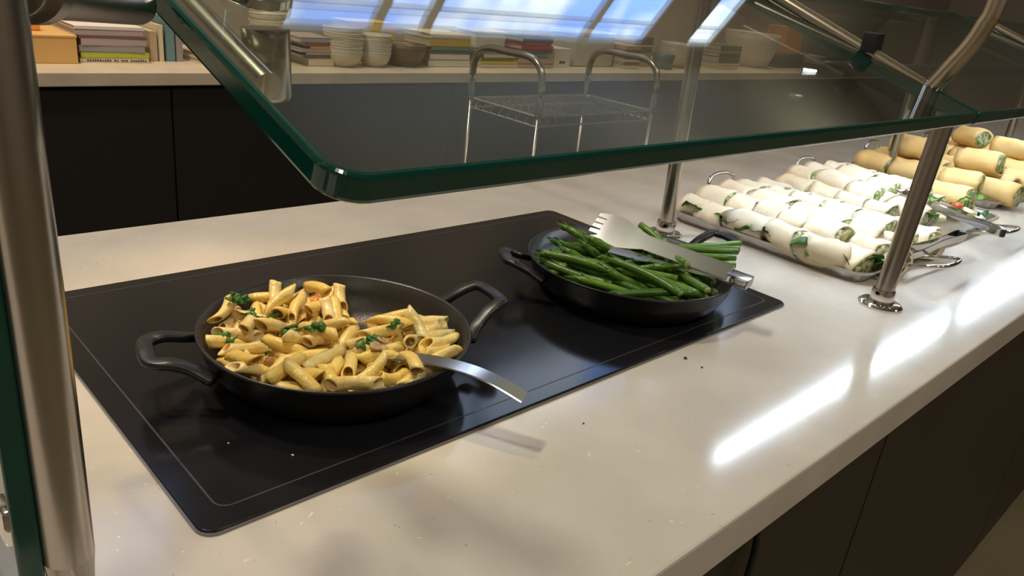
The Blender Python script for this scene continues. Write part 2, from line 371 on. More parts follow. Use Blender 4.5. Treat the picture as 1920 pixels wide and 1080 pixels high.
# strip lamp over the trays, resting on the arm rails
def strip(x0,x1,label):
    y,z = .072,.332
    t = thing('strip_lamp', label, 'lamp', ((x0+x1)/2,y,z)); w_=(x1-x0)/2
    b = NB(); box(b,-w_,w_,-.012,.012,.006,.014); box(b,-w_,w_,-.012,-.0105,-.004,.006); box(b,-w_,w_,.0105,.012,-.004,.006); h_ = obj('housing', b, LH, t)
    b = NB(); box(b,-w_+.01,w_-.01,-.0055,.0055,.003,.0055); obj('diffuser', b, LIT, h_)
LH = mat('lamp_housing',(.12,.11,.10),.4,.6)
STRIP = 95
LIT = mat('lit_tube',(1,1,1),.5,emit=(.74,.87,1),es=STRIP)
strip(.93,2.10,'slim strip lamp glowing under the glass over the trays of pale wraps')
strip(2.21,3.2,'farther slim strip lamp under the glass over the yellow wraps')
# ------------------------------------------------------------------ pans
def pan(loc, R, label, ang, hz):
    t = thing('cast_iron_pan', label, 'pan', (*loc,PZ)); H = .0505
    Rb = R*.80
    b = NB(); lathe(b, [(0,0),(Rb-.004,0),(Rb,.003),(R*.885,.016),(R*.945,.032),(R-.004,H-.003),(R-.0015,H),(R-.003,H+.0015),(R-.006,H),(R*.94-.004,.033),(R*.88-.004,.018),(Rb-.006,.007),(Rb-.02,.0045),(0,.0045)], 72)
    b.normal_update()
    for f in b.faces:
        c_ = f.calc_center_median(); rr = math.hypot(c_.x,c_.y)
        f.material_index = 1 if (f.normal.z > .2 and c_.z < H-.001 and rr < R-.003 ) else 0
    bmesh.ops.recalc_face_normals(b, faces=b.faces)
    for f in b.faces:
        c_ = f.calc_center_median()
        f.material_index = 1 if (f.normal.x*c_.x+f.normal.y*c_.y < 0 or (f.normal.z > .5)) and c_.z < H-.0005 else 0
    obj('bowl', b, [IRON,IRONIN], t, smooth='all')
    for a, dz, ext, wd in ang:
        M = Matrix.Rotation(math.radians(a),4,'Z')
        pth = spline([(R-.010,wd+.010,H-.018),(R+.006,wd-.002,H-.010),(R+.024,wd-.008,H-.002+dz*.5),(R+ext-.006,wd-.012,H+dz),(R+ext,wd-.020,H+dz),(R+ext+.001,0,H+dz+.001),(R+ext,-wd+.020,H+dz),(R+ext-.006,-wd+.012,H+dz),(R+.024,-wd+.008,H-.002+dz*.5),(R+.006,-wd+.002,H-.010),(R-.010,-wd-.010,H-.018)],5)
        b = NB(); sweep(b, pth, rrect(.016,.0085,.003,2)); bmesh.ops.transform(b, matrix=M, verts=b.verts); obj('handle', b, IRON, t, smooth='all')
    return t
P1 = (.2204,.1723); P2 = (.6947,.1548)
pan(P1,.1432,'black two-handled cast iron pan holding the penne pasta',[(-9,.010,.048,.040),(166,-.004,.042,.038)],0)
pan(P2,.152,'black two-handled cast iron pan holding the green asparagus',[(-9,.014,.050,.036),(150,.000,.034,.036)],0)
# ------------------------------------------------------------------ penne
PENNE=[(0.0046,0.0797,0.011,-1.18,0,-0.07),(-0.0902,-0.0159,0.0117,-0.59,-0,-1.48),(0.0402,-0.0534,0.011,2.75,-0,1.06),(0.0624,-0.0767,0.0171,-1.75,-0.27,-1.91),(0.0433,0.0898,0.0193,0.13,2.85,1.16),(0.0041,-0.0742,0.011,-1.18,0,-0.6),(0.015,-0.0487,0.0158,-0.21,0.31,-3.14),(0.0211,0.0353,0.011,2.75,-0,1.22),(-0.0735,-0.0473,0.0156,1.09,0.22,0.31),(-0.095,0.0115,0.018,0.28,-2.68,0.34),(0.062,-0.0136,0.0277,-0.74,0.24,-0.79),(-0.0435,-0.0777,0.0115,1.5,-0,2.63),(-0.0401,0.053,0.011,-0.39,-0,-2.3),(-0.0613,-0.0274,0.011,1.96,-0,2.71),(0.053,-0.0193,0.0114,-0.58,3.14,0.57),(-0.0081,0.0939,0.0125,-1.66,-0.01,0.13),(-0.0335,-0.0627,0.0183,0.21,0.27,0.46),(-0.0449,0.0935,0.0178,0.23,-3.14,0.49),(0.0712,-0.0306,0.011,0.39,-0,0.92),(0.0536,-0.0559,0.0184,-1.27,0.35,-1.72),(-0.0751,0.0069,0.0178,-0.64,-2.74,0.52),(-0.0432,-0.0205,0.018,0.65,-2.72,0.57),(-0.0641,0.0696,0.0161,-0.56,0.19,-2.69),(-0.043,-0.0511,0.0175,2.53,-0.14,0.31),(-0.0107,-0.086,0.012,0.18,-0.02,-0.77),(-0.0371,0.036,0.0166,-0.24,0.38,-1.75),(0.0048,0.0381,0.0166,-2.9,-0.37,-1.21),(0.0305,-0.0976,0.0172,2.02,0.18,0.67),(-0.0126,0.032,0.0139,0.32,0.18,-0.93),(0.0812,-0.0562,0.0152,0.83,0.19,1.33),(-0.0003,-0.0019,0.011,1.18,0,-0.07),(0.0165,-0.032,0.0114,-0.13,0,-0.44),(-0.0842,-0.0348,0.0244,0.99,-3.09,0.46),(-0.0152,-0.0208,0.0185,-2.14,-0.18,2.02),(-0.0693,-0.0042,0.0168,0.46,0.35,0.52),(-0.0825,0.0296,0.0157,-1.08,-2.91,0),(-0.0437,0.0674,0.011,1.18,0,-2.3),(0.0688,-0.062,0.026,2.04,-0.34,-1.5),(0.001,0.0641,0.0194,-0.12,0.62,-0.01),(-0.067,-0.0776,0.0165,0.25,-0.02,2.52),(0.0123,0.0935,0.0246,0.7,-0.03,0.21),(-0.04,0.0027,0.0169,-1.52,0.2,-2.23),(-0.0038,-0.0895,0.0243,0.21,-0.07,-1.04),(-0.0091,0.0484,0.0198,0.59,0.45,2.05),(-0.0603,0.0956,0.0269,1.05,3.1,0.55),(-0.0788,0.0891,0.0381,2.49,-0.06,0.75),(-0.0239,-0.0794,0.0258,-1.7,-0.3,2.04),(0.0246,-0.0766,0.0244,-1.65,-0.05,0.86),(0.0417,-0.0928,0.0274,2.91,0.09,1.44),(0.0231,-0.0184,0.0174,-0.42,0.39,0.37),(-0.0205,0.0845,0.0253,2.65,-0.25,1.49),(-0.0348,-0.0346,0.0214,-0.03,0.8,0.32),(0.0158,0.004,0.0213,-1.18,-0.02,-0.09),(-0.0819,0.0272,0.0286,1.87,-0.07,-2),(0.0126,0.0724,0.0227,-0.3,0.38,-0.4),(0.0013,0.0151,0.0287,-0.42,0.25,2.86),(-0.0593,-0.0472,0.0319,-0.41,0.19,-0.91),(-0.0306,-0.0139,0.0273,-0.38,-0.1,2.07),(-0.0229,-0.102,0.0178,0.23,0.19,2.71),(-0.035,0.0996,0.0303,0.51,-0.12,1.28),(0.0287,-0.0288,0.0236,-0.22,0.12,0.66),(-0.0813,-0.061,0.0284,0.61,0.24,-0.29),(-0.0786,0.0496,0.0175,-0.59,0.24,-2.71),(0.0069,-0.0736,0.0263,-1.3,0.66,0.43),(-0.0404,-0.0972,0.0275,-0.07,0.03,-0.89),(-0.0526,0.0817,0.0335,-0.4,0.3,-2.04),(0.0416,0.0913,0.0359,1.04,2.62,0.55),(0.0146,0.0373,0.0296,0.71,-2.77,0.66),(-0.0068,-0.049,0.0243,-0.88,-0.09,2.56),(0.0927,-0.0164,0.023,-0.41,-3.09,-0.35),(0.0883,-0.0271,0.0302,0.69,-0.34,2.37),(-0.0836,-0.0784,0.0297,0.66,0.39,-0.59),(-0.0629,0.0117,0.0259,-0.77,-0.08,-1.49),(-0.0737,0.0713,0.0313,1.12,0.38,-2.14),(-0.0294,0.0772,0.0333,-0.24,0.37,-1.78),(-0.1167,0.0049,0.0338,0.06,0.08,1.53),(0.0245,0.0808,0.0398,0.8,-0.12,-0.32),(0.0336,-0.048,0.0318,-0.27,-0.08,-2.15),(-0.0427,0.0736,0.0361,0.69,-0.53,1.23),(0.034,0.0536,0.0338,-0.75,-0.2,-1.87),(-0.1059,0.0383,0.0392,-0.75,-0.46,-3.01),(0.0337,-0.0246,0.037,-1.68,-0.09,0.29),(0.0542,-0.0818,0.0325,-2.29,-0.13,-1.72),(-0.0144,-0.0577,0.0323,2.54,-0.09,-0.26),(0.0048,-0.0718,0.044,-0.42,-0.02,-0.38),(-0.0521,-0.0232,0.036,-1.34,-0.05,-0.24),(-0.0194,0.1042,0.0446,0.14,0.02,-0.58),(-0.0548,0.0369,0.0273,1.87,-0.49,2.09),(-0.0234,-0.0998,0.031,-2.43,-0.06,-0.92),(0.0819,-0.0572,0.0285,-1.29,-0.19,-1.37),(0.0117,0.0589,0.0273,1.76,0.8,-1.29),(-0.0554,0.008,0.0366,-0.8,-0.08,2.06),(-0.021,0.095,0.0547,-0.42,2.76,1.14),(0.0253,0.105,0.0344,0.27,3.12,0.22),(-0.0294,-0.019,0.0506,0.13,1.05,0.28),(-0.0541,0.0818,0.0558,-0.09,0.5,2.36),(-0.0525,0.0254,0.0453,-1.88,0.72,0.52),(-0.0891,0.0457,0.0429,-1.78,0.16,-0.4),(-0.0741,-0.0568,0.0379,0.13,0.35,1.95),(0.0149,-0.0157,0.0347,-0.55,0.08,0.83),(0.0422,0.0637,0.0518,-2.79,-0.38,1.12),(-0.103,-0.0111,0.0274,-1.41,0.61,-1.59),(-0.0589,0.0659,0.0439,-1.48,0.21,-0.66),(-0.0864,-0.0455,0.0454,0.81,-0.09,0.36),(0.0519,-0.0361,0.0389,-0.27,-3.06,1),(-0.1018,0.0642,0.0438,-2.2,-2,0.03),(0.0194,-0.1187,0.0404,-1.53,-0.26,-0),(-0.0529,-0.0727,0.0376,-0.34,0.34,-2.47),(-0.0231,-0.0039,0.0381,-0.4,0.42,0.29),(-0.0014,-0.0822,0.0498,-2.34,0.56,-1.11),(-0.0863,0.0283,0.0417,-1.27,2.55,0.19),(-0.0284,0.0636,0.0446,-0.34,0.47,0.68),(-0.0917,-0.035,0.0403,1.95,-0.22,0.41),(0.0323,-0.0767,0.0356,-1.49,0,-2.42),(0.0097,0.1147,0.0302,-1.32,2.8,0.18),(-0.0389,0.0081,0.0424,1.33,-2.67,0.03),(0.0892,-0.0607,0.041,-1.37,0.17,0.13),(0.009,-0.003,0.0339,-0.2,-0.81,0.81),(-0.0058,0.0667,0.0404,-0.9,-0.06,1.08),(-0.0473,0.0446,0.0412,-0.84,0.42,0.06),(-0.0593,-0.0062,0.0442,0.83,0.56,-3.03),(-0.1082,-0.0231,0.038,-0.14,-0.48,3.07),(0.0868,-0.0392,0.0373,-0.09,0.02,-0.29),(0.0804,-0.0485,0.0433,-2.49,-0.38,-0.07),(-0.006,-0.0215,0.0413,-0.27,0.29,-2.59),(0.0176,0.0329,0.0457,0.4,0.35,-1.99),(0.0503,-0.1066,0.045,-1.77,-0.25,-0),(-0.0497,0.0172,0.0585,0.44,-0.85,-2.81),(-0.0834,0.0922,0.0531,1.01,2.93,0.71),(-0.0756,-0.0115,0.0487,1.53,2.44,0.65),(0.0352,-0.0913,0.0379,1.5,-0.24,0.85),(-0.014,0.0317,0.0374,-0.7,2.94,0.56),(0.0622,-0.0892,0.0443,1.84,0.25,0.22),(-0.0957,0.0165,0.0429,3.01,0.05,-0.25),(-0.0452,-0.1079,0.0341,-0.66,0.42,2.52),(-0.0565,-0.0182,0.0551,-1.6,-0.53,1.46),(-0.0469,0.0928,0.0552,0.58,0.53,2.36),(0.0022,-0.0501,0.0382,-0.61,-0.01,-0.21),(0.008,0.0367,0.0532,0.5,2.84,1.2),(-0.0409,0.0357,0.0483,1.7,-2.59,-0.02),(0.0106,0.0894,0.0531,1.38,0.71,0.57),(0.0087,-0.0596,0.0477,1.74,0.07,-0.32),(-0.1104,-0.0124,0.0501,2.99,-0.25,-1.35),(0.0971,-0.0184,0.0417,1.72,0.35,-0.35),(-0.03,0.0724,0.0554,0.79,0.42,-3.01),(-0.015,0.0594,0.0512,0.86,0.22,-2.35),(0.0316,0.096,0.0502,-0.29,0.21,1.6),(0.0102,0.0569,0.0462,0.35,0.31,0.48),(-0.0642,0.0472,0.0594,-0.22,0.3,0.82),(0.0189,0.104,0.0536,-0.92,0.67,2.21),(-0.0782,0.045,0.0537,-0.51,-2.94,0.91),(-0.0197,0.0017,0.0491,1.54,-0.09,-1.22),(0.0362,0.0428,0.0573,-2.1,0.34,-2.01),(0.0124,-0.0411,0.0439,0.2,0.07,-0.16),(-0.0105,0.0469,0.0631,-0.6,-0.06,2),(-0.0258,-0.0939,0.0463,3,-0.48,0.05),(-0.0211,0.026,0.0581,1.95,0.08,-1.06),(0.0969,-0.0309,0.0437,-1.4,0.04,-0.28),(-0.0787,-0.0335,0.0562,0.01,-0.21,0.04),(-0.0455,-0.0481,0.0439,-0.27,-0.02,-2.87),(0.054,-0.0993,0.0566,0.48,-0.07,-2.69),(-0.093,0.0026,0.0479,-0.2,2.39,1.66),(0.06,-0.0092,0.049,-0.78,0.32,2.53),(0.0329,-0.034,0.05,1.29,0.09,2.85),(0.0043,0.103,0.0547,-1.05,-0.85,-0.67),(0.0771,-0.0746,0.0458,-2.9,0.16,0.14),(-0.0021,0.008,0.0471,-0.44,-0.45,-0.68),(-0.0576,-0.0868,0.046,-2.84,-0.3,1.47),(0.0089,-0.0465,0.0578,1.03,-0.14,-1.25),(-0.0383,0.102,0.0557,1.37,2.54,-0.76),(0.0672,-0.0443,0.0539,1.64,-0.43,1.43),(-0.0867,0.0692,0.0492,-0.94,-2.22,-1.43),(-0.0331,-0.0744,0.0474,2.83,0.09,0.93),(-0.0339,-0.0379,0.0574,1.71,0.28,-0.55),(-0.0778,0.0634,0.0583,0.03,0.37,-2.42),(-0.0819,-0.0707,0.046,0.15,-0.26,1.75),(0.0499,-0.021,0.0515,0.43,-0.04,2.22),(-0.0006,-0.0332,0.0678,-2.11,-0.16,0.38),(-0.0863,-0.0247,0.064,-1.78,0.01,0.37),(0.0268,-0.0118,0.0464,2.65,0.62,0.27),(0.0169,-0.106,0.052,0.37,0.11,1.2),(-0.0036,-0.1059,0.0425,0.37,-2.98,-0),(-0.0367,0.024,0.0615,0.46,-0.16,1.89),(-0.0527,-0.1134,0.0515,-1.65,0.02,-0.47),(-0.0962,0.0419,0.06,1.52,-0.38,0.78),(-0.0008,0.1223,0.0473,-0.87,0.78,-2.9),(0.0426,-0.0728,0.0536,-1.42,0.42,0.81)]
SPEARS=[(-0.0478,-0.0461,0.0098,0.54,-0,2.15,0.118),(0.0462,0.0216,0.0098,0.52,0,1.9,0.142),(-0.0232,-0.0471,0.0106,-0.53,0.04,1.93,0.129),(0.0586,0.0415,0.0103,-2.36,0,2.11,0.139),(0.018,0.0077,0.0098,2.62,0,2.03,0.121),(0.0263,-0.0289,0.0188,-0.65,-0.06,1.51,0.131),(-0.0456,0.0476,0.0131,0.04,-0.04,1.36,0.127),(0.0201,0.0434,0.0189,-0.52,0.02,1.51,0.142),(-0.0084,-0.0068,0.0098,-0.52,-0,1.64,0.128),(0.0012,0.059,0.0252,1.81,-0.07,1.27,0.138),(0.0619,0.0238,0.0222,0.76,-0.1,2.52,0.12),(-0.029,0.0014,0.0153,1.84,0.12,1.7,0.124),(0.0471,-0.0368,0.021,-1.47,-0.14,1.4,0.122),(-0.0219,0.027,0.0098,1.57,0,1.64,0.112),(-0.0391,-0.0821,0.016,0.55,0.14,2.44,0.118),(0.0824,0.033,0.02,-0.98,0.16,2.16,0.141),(0.0106,0.0597,0.0188,-2.14,0.04,1.51,0.111),(0.028,-0.0489,0.0277,0.59,-0.08,1.81,0.132),(-0.0368,0.0456,0.0191,0.04,-0.01,1.31,0.112),(-0.0817,0.0339,0.012,-1.05,0.02,1.17,0.12),(-0.0245,0.0313,0.0219,-1.57,0.12,1.49,0.112),(0.043,-0.0377,0.0313,1.85,0.06,1.56,0.111),(0.001,0.0748,0.0374,1.57,-0.25,2.61,0.137),(-0.035,-0.0582,0.0231,-2.68,0.14,1.6,0.118),(-0.0693,-0.035,0.0191,-1.66,0.03,1.56,0.118),(0.034,0.0787,0.0312,0.49,-2.93,-0.4,0.142),(0.0787,0.0411,0.0311,-2.52,-0.05,1.76,0.142),(0.0796,0.0406,0.0417,-2.74,-0.11,1.34,0.117),(0.0351,0.0441,0.036,-2.46,-0.13,1.54,0.122),(0.069,-0.0688,0.0234,0.61,0.22,1,0.133),(0.0075,0.071,0.0464,1.43,-0.24,1.81,0.141),(-0.0398,0.0097,0.0264,-2.09,-0.07,1.44,0.112),(-0.0891,0.0147,0.0232,1.94,-0.12,1.53,0.118),(-0.0598,0.0556,0.0169,2.04,0.13,-2.03,0.141),(-0.0792,0.0056,0.024,1.36,-0.13,1.54,0.141),(0.0362,-0.0236,0.039,0.44,-0.06,1.48,0.141),(-0.0064,0.025,0.0338,1.32,-0.33,1.74,0.131),(-0.0729,-0.0222,0.032,-1.74,0.04,2.39,0.139),(-0.058,-0.0403,0.0225,1.49,0.02,1.65,0.138),(0.0118,0.0272,0.0449,0.6,-0.25,0.98,0.114),(0.0493,0.0302,0.0364,2.43,-0.03,1.64,0.125),(0.007,-0.0306,0.025,-1.79,-0.16,1.6,0.121),(0.1074,0.0113,0.0436,-2.2,0.32,-1.68,0.129),(-0.0188,-0.0237,0.043,0.2,0.14,1.82,0.121),(0.0155,-0.0561,0.0411,2.57,0.06,1.37,0.119),(0.0139,0.0104,0.0423,1.24,-0.16,0.96,0.145),(0.0065,-0.0269,0.0356,1.46,-0.23,1.09,0.138),(-0.0748,-0.0833,0.041,-1.22,0.19,2.32,0.133),(-0.0516,0.0312,0.0422,-0.7,2.99,-0.35,0.138),(-0.0868,-0.0431,0.0345,-1.15,-0.06,1.97,0.132),(0.003,-0.0631,0.0358,-0.53,-0.29,1.86,0.116),(0.0665,0.0232,0.0336,-1.19,-0.22,1.43,0.143),(-0.0749,-0.0173,0.0428,0.97,-0.07,1.8,0.143),(0.0463,-0.0061,0.0451,-2.71,-0.03,1.45,0.134),(0.0271,0.0195,0.0558,1.42,3.04,-0.19,0.124),(-0.0524,-0.0588,0.045,0.95,-0.31,2.43,0.121),(-0.0568,0.014,0.0453,0.16,-0.24,1.94,0.124),(-0.061,-0.0617,0.0594,2.27,-0.06,1.64,0.124),(0.0834,-0.0066,0.0388,-2.62,-0.05,1.04,0.123),(0.058,0.0614,0.039,-2.55,0.05,1.6,0.112),(-0.0224,-0.0788,0.0432,0.18,-3.06,-1.13,0.113),(0.0138,-0.0702,0.0519,2.62,0.06,1.2,0.141),(0.0617,-0.0055,0.0528,-0.61,-0.19,2.81,0.116),(-0.0531,-0.0216,0.0546,0.17,3.13,-1.05,0.144),(-0.0345,-0.0776,0.0494,-2.09,-0.08,2.03,0.121),(-0.0311,-0.0185,0.046,2.32,-0.32,-1.11,0.141),(0.0239,-0.0328,0.0589,-0.42,-0.03,3,0.135),(-0.0946,0.0242,0.042,-0.78,-0.02,1.79,0.112),(-0.0108,0.0101,0.058,0.16,-0.22,1.9,0.124),(0.0521,-0.0573,0.046,2.38,0.04,1.36,0.111),(-0.0923,0.026,0.0527,1.39,0.03,1.88,0.115),(0.0335,-0.0129,0.0682,2.65,0.02,1.31,0.145),(-0.0344,-0.0333,0.0449,-0.88,-0.15,2.14,0.142)]

PASTA = mat('cream_coated_pasta', (.86,.60,.19), .26, spec=.5, sss=.15, var=(75,(.90,.74,.40),.40,.60), rnd=(.90,.62,.15), bump=(170,.7))
SAUCE = mat('cream_sauce', (.70,.48,.18), .28, var=(90,(.50,.26,.08),.45,.7), bump=(120,.8), sss=.1)
def penne_mesh(seed):
    rnd = random.Random(seed); b = NB(); n = 14; k = 9; L_ = rnd.uniform(.039,.044); r = .0068; ri = .0050
    bend = rnd.uniform(.001,.004); fl = rnd.uniform(.82,.96); sl = rnd.uniform(.85,1.1); s2 = rnd.choice((1,1,-1))
    outer = []; inner = []
    for j in range(k):
        t_ = j/(k-1); ro = []; rin = []
        for i in range(n):
            a = 2*math.pi*i/n; sh0 = r*sl*math.cos(a)
            x = (t_-.5)*L_ + (1-t_)*(-sh0) + t_*sh0*s2
            zz = bend*(1-4*(t_-.5)**2); rdg = 1+.025*math.cos(a*7)
            ro.append(b.verts.new((x, r*rdg*math.sin(a), r*fl*rdg*math.cos(a)+zz))); rin.append(b.verts.new((x, ri*math.sin(a), ri*fl*math.cos(a)+zz)))
        outer.append(ro); inner.append(rin)
    for j in range(k-1):
        for i in range(n):
            q = (i+1)%n
            b.faces.new((outer[j][i],outer[j][q],outer[j+1][q],outer[j+1][i])); b.faces.new((inner[j][i],inner[j+1][i],inner[j+1][q],inner[j][q]))
    for j in (0,k-1):
        for i in range(n):
            q = (i+1)%n; b.faces.new((outer[j][i],outer[j][q],inner[j][q],inner[j][i]))
    jitter(b,.0005,130,seed); return b
protos = [obj('penne', penne_mesh(s), PASTA, smooth='all') for s in range(6)]
GP = 'cream-sauced penne piled in the left black pan'
used = set()
PENNE = [q for q in PENNE if q[2] < .0555 and not (q[2] > .041 and abs(math.sin(q[4])) > .5)]
for i,(x,y,z,rx,ry,rz) in enumerate(PENNE):
    p = protos[i%6]
    if i%6 in used: p = p.copy(); C.objects.link(p)
    used.add(i%6)
    p.location = (P1[0]+x,P1[1]+y,PZ+z-.001); p.rotation_euler = (rx,ry,rz)
    tag(p,'cream-coated penne tube in the pasta heap in the left black pan','pasta',GP)
PTS = [(P1[0]+r[0],P1[1]+r[1],PZ+r[2]-.001) for r in PENNE]
def topz(x,y,rad=.016):
    zs = [z for a,c_,z in PTS if (a-x)**2+(c_-y)**2 < rad*rad]
    return (max(zs) if zs else PZ+.012)+.006
# sauce pooled under and between the tubes
b = NB(); nseg = 40; rings = []
bx, by = -.014, -.008
for j in range(9):
    rr = .088*j/8; rg = []
    for i in range(nseg if j else 1):
        a = 2*math.pi*i/nseg; k_ = 1-.40*max(0,math.cos(a-math.radians(22)))**3
        rg.append(b.verts.new((bx+rr*k_*math.cos(a), by+rr*k_*math.sin(a), .0048+.029*(1-(j/8)**3)+.002*noise.noise(Vector((rr*60*math.cos(a),rr*60*math.sin(a),3))))))
    rings.append(rg)
for a_, c_ in zip(rings, rings[1:]):
    for i in range(nseg):
        q = (i+1)%nseg
        if len(a_) == 1: b.faces.new((a_[0],c_[i],c_[q]))
        else: b.faces.new((a_[i],c_[i],c_[q],a_[q]))
o = obj('cream_sauce', b, SAUCE, smooth='all', loc=(P1[0],P1[1],PZ)); tag(o,'pooled cream sauce with herbs lying between the penne','sauce',kind='stuff')
# parsley
PARS = mat('parsley_green', (.030,.12,.018), .5, var=(200,(.07,.22,.03),.4,.6))
def herb(seed, s=.009):
    rnd = random.Random(seed); b = NB()
    for q in range(7):
        bm2 = NB(); bmesh.ops.create_icosphere(bm2, subdivisions=1, radius=s*rnd.uniform(.30,.5))
        M = Matrix.Translation((rnd.gauss(0,s*.5),rnd.gauss(0,s*.35),rnd.uniform(0,s*.35))) @ Euler((rnd.uniform(-.7,.7),rnd.uniform(-.7,.7),rnd.uniform(0,3))).to_matrix().to_4x4() @ Matrix.Diagonal((1.2,.9,.28,1))
        bmesh.ops.transform(bm2, matrix=M, verts=bm2.verts); me = bpy.data.meshes.new('tmp'); bm2.to_mesh(me); b.from_mesh(me); bpy.data.meshes.remove(me); bm2.free()
    jitter(b,s*.16,400,seed); return b
pars = ((.151,.261),(.152,.237),(.164,.227),(.172,.186),(.110,.217),(.114,.204),(.141,.187),(.135,.159),(.182,.159),(.195,.168),(.264,.132),(.218,.117),(.167,.264),(.176,.198),(.228,.118))
for i,(x,y) in enumerate(pars):
    dx, dy = (-.02*.0, 0)
    z = topz(x,y); o = obj('parsley_flake', herb(i,.0100 if i%3 else .0130), PARS, smooth='all', loc=(x,y,z+.001))
    tag(o,'chopped green parsley flake sprinkled on the penne','parsley','parsley flakes on the penne')
MUSH = mat('sauteed_mushroom', (.40,.22,.10), .35, var=(120,(.62,.42,.24),.4,.6), bump=(200,.5)); PEP = mat('roasted_pepper', (.72,.20,.03), .3, var=(90,(.8,.36,.06),.4,.6))
for i,(x,y,s,m,l,nm) in enumerate(((.225,.105,.010,MUSH,'brown mushroom slice beside the serving spoon in the pasta','mushroom_slice'),(.236,.118,.011,MUSH,'smaller brown mushroom slice behind the serving spoon in the pasta','mushroom_slice'),
        (.214,.093,.007,PEP,'orange roasted pepper piece in front of the spoon in the pasta','pepper_piece'),(.300,.085,.009,MUSH,'browned bit resting against the front right wall of the pasta pan','mushroom_slice'),
        (.240,.255,.007,PEP,'orange pepper piece at the back of the penne heap','pepper_piece'),(.150,.288,.007,PEP,'orange pepper piece at the back left of the penne heap','pepper_piece'),(.19,.12,.006,PEP,'small orange pepper piece in the middle of the penne','pepper_piece'))):
    b = NB(); bmesh.ops.create_icosphere(b, subdivisions=3, radius=s); bmesh.ops.scale(b, vec=(1.1,.8,.30), verts=b.verts); jitter(b,s*.35,110,i)
    o = obj(nm, b, m, smooth='all', loc=(x,y,topz(x,y,.012)+.001)); o.rotation_euler = (.2,.3,i); tag(o,l,'vegetable')
# serving spoon in the pasta
t = thing('serving_spoon', 'flat-handled steel serving spoon resting over the rim of the pasta pan', 'serving spoon', (.264,.026,.058))
O = Vector((.264,.026,.058))
pth = spline([Vector(p)-O for p in ((.205,.140,.036),(.228,.108,.046),(.245,.072,.0555),(.262,.034,.0605),(.279,-.002,.0585),(.296,-.036,.0475))],6)
b = NB(); n = len(pth)
sweep(b, pth, rrect(.021,.0022,.001,1), scale=None); obj('handle', b, SPOON, t, smooth=True)
b = NB(); lathe(b, [(0,-.010),(.018,-.008),(.027,-.002),(.030,.004),(.0285,.0045),(.025,0),(.016,-.006),(0,-.008)], 28, Matrix.Translation(Vector((.196,.155,.034))-O) @ Matrix.Diagonal((1,1.25,1,1))); obj('spoon_bowl', b, SPOON, t, smooth=True)
# ------------------------------------------------------------------ asparagus
AG = mat('asparagus_green', (.13,.26,.022), .30, spec=.5, var=(70,(.20,.34,.045),.4,.65), rnd=(.050,.14,.018), bump=(150,.3))
AC = mat('asparagus_cut_end', (.34,.42,.12), .45)
def spear(L_, seed, r=.0055):
    rnd = random.Random(seed); n = 9; path = []; sc_ = []
    c1 = rnd.uniform(-.007,.007); 
    for i in range(11):
        t_ = i/10; path.append((L_*(t_-.5), c1*(1-4*(t_-.5)**2), 0)); 
        sc_.append(1.0 if t_ < .62 else (1-.18*(t_-.62)/.14 if t_ < .76 else (1.0+.1*math.sin((t_-.76)*20) if t_ < .9 else (.72 if t_ < .96 else .25))))
    sc_[0] = .97
    b = NB(); tube(b, path, r, n, sc_)
    for f in b.faces:
        if len(f.verts) > 4 and f.calc_center_median().x < 0: f.material_index = 1
    # bracts of the tip
    for q in range(12):
        t_ = .72+.022*q; a = q*2.4; x = L_*(t_-.5); rr = r*(1.0 if t_ < .9 else .7)
        yb = c1*(1-4*(t_-.5)**2)
        v = [b.verts.new(Vector((x+dx, yb+rr*k_*math.cos(a+da), rr*k_*math.sin(a+da)))) for dx,k_,da in ((0,1.0,-.5),(0,1.0,.5),(.007,1.22,.25),(.010,1.02,0),(.007,1.22,-.25))]
        b.faces.new(v)
    return b
GA = 'asparagus spears heaped in the right black pan'
ap = [obj('asparagus_spear', spear(.118+.006*k,k), [AG,AC], smooth='all') for k in range(6)]
used = set()
for i,(x,y,z,rx,ry,rz,L_) in enumerate(SPEARS):
    k = min(5,max(0,int((L_-.11)/.006))); p = ap[k]
    if k in used: p = p.copy(); C.objects.link(p)
    used.add(k); p.location = (P2[0]+x,P2[1]+y,PZ+z); p.rotation_euler = (rx,ry,rz)
    tag(p,'green asparagus spear lying in the heap in the right black pan','asparagus',GA)
for k in range(6):
    if k not in used: bpy.data.objects.remove(ap[k])
over = [((.760,.170,.058),(.885,.093,.071),'upper of the asparagus spears poking out over the right pan handle'),((.765,.155,.060),(.862,.080,.069),'second asparagus spear poking out past the right pan rim'),
        ((.730,.160,.062),(.822,.062,.068),'thick curved asparagus spear ending just inside the right pan rim'),((.740,.175,.066),(.840,.070,.072),'asparagus spear lying highest at the right side of the pan'),
        ((.725,.150,.056),(.808,.052,.062),'lowest asparagus spear at the right end beside the tongs')]
for i,(a,c_,l) in enumerate(over):
    a = Vector(a); c_ = Vector(c_); d = a-c_; b = spear(d.length,20+i,.0052)
    o = obj('asparagus_spear', b, [AG,AC], smooth='all', loc=(a+c_)/2); o.rotation_euler = d.to_track_quat('X','Z').to_euler(); tag(o,l,'asparagus','asparagus spears over the right rim')
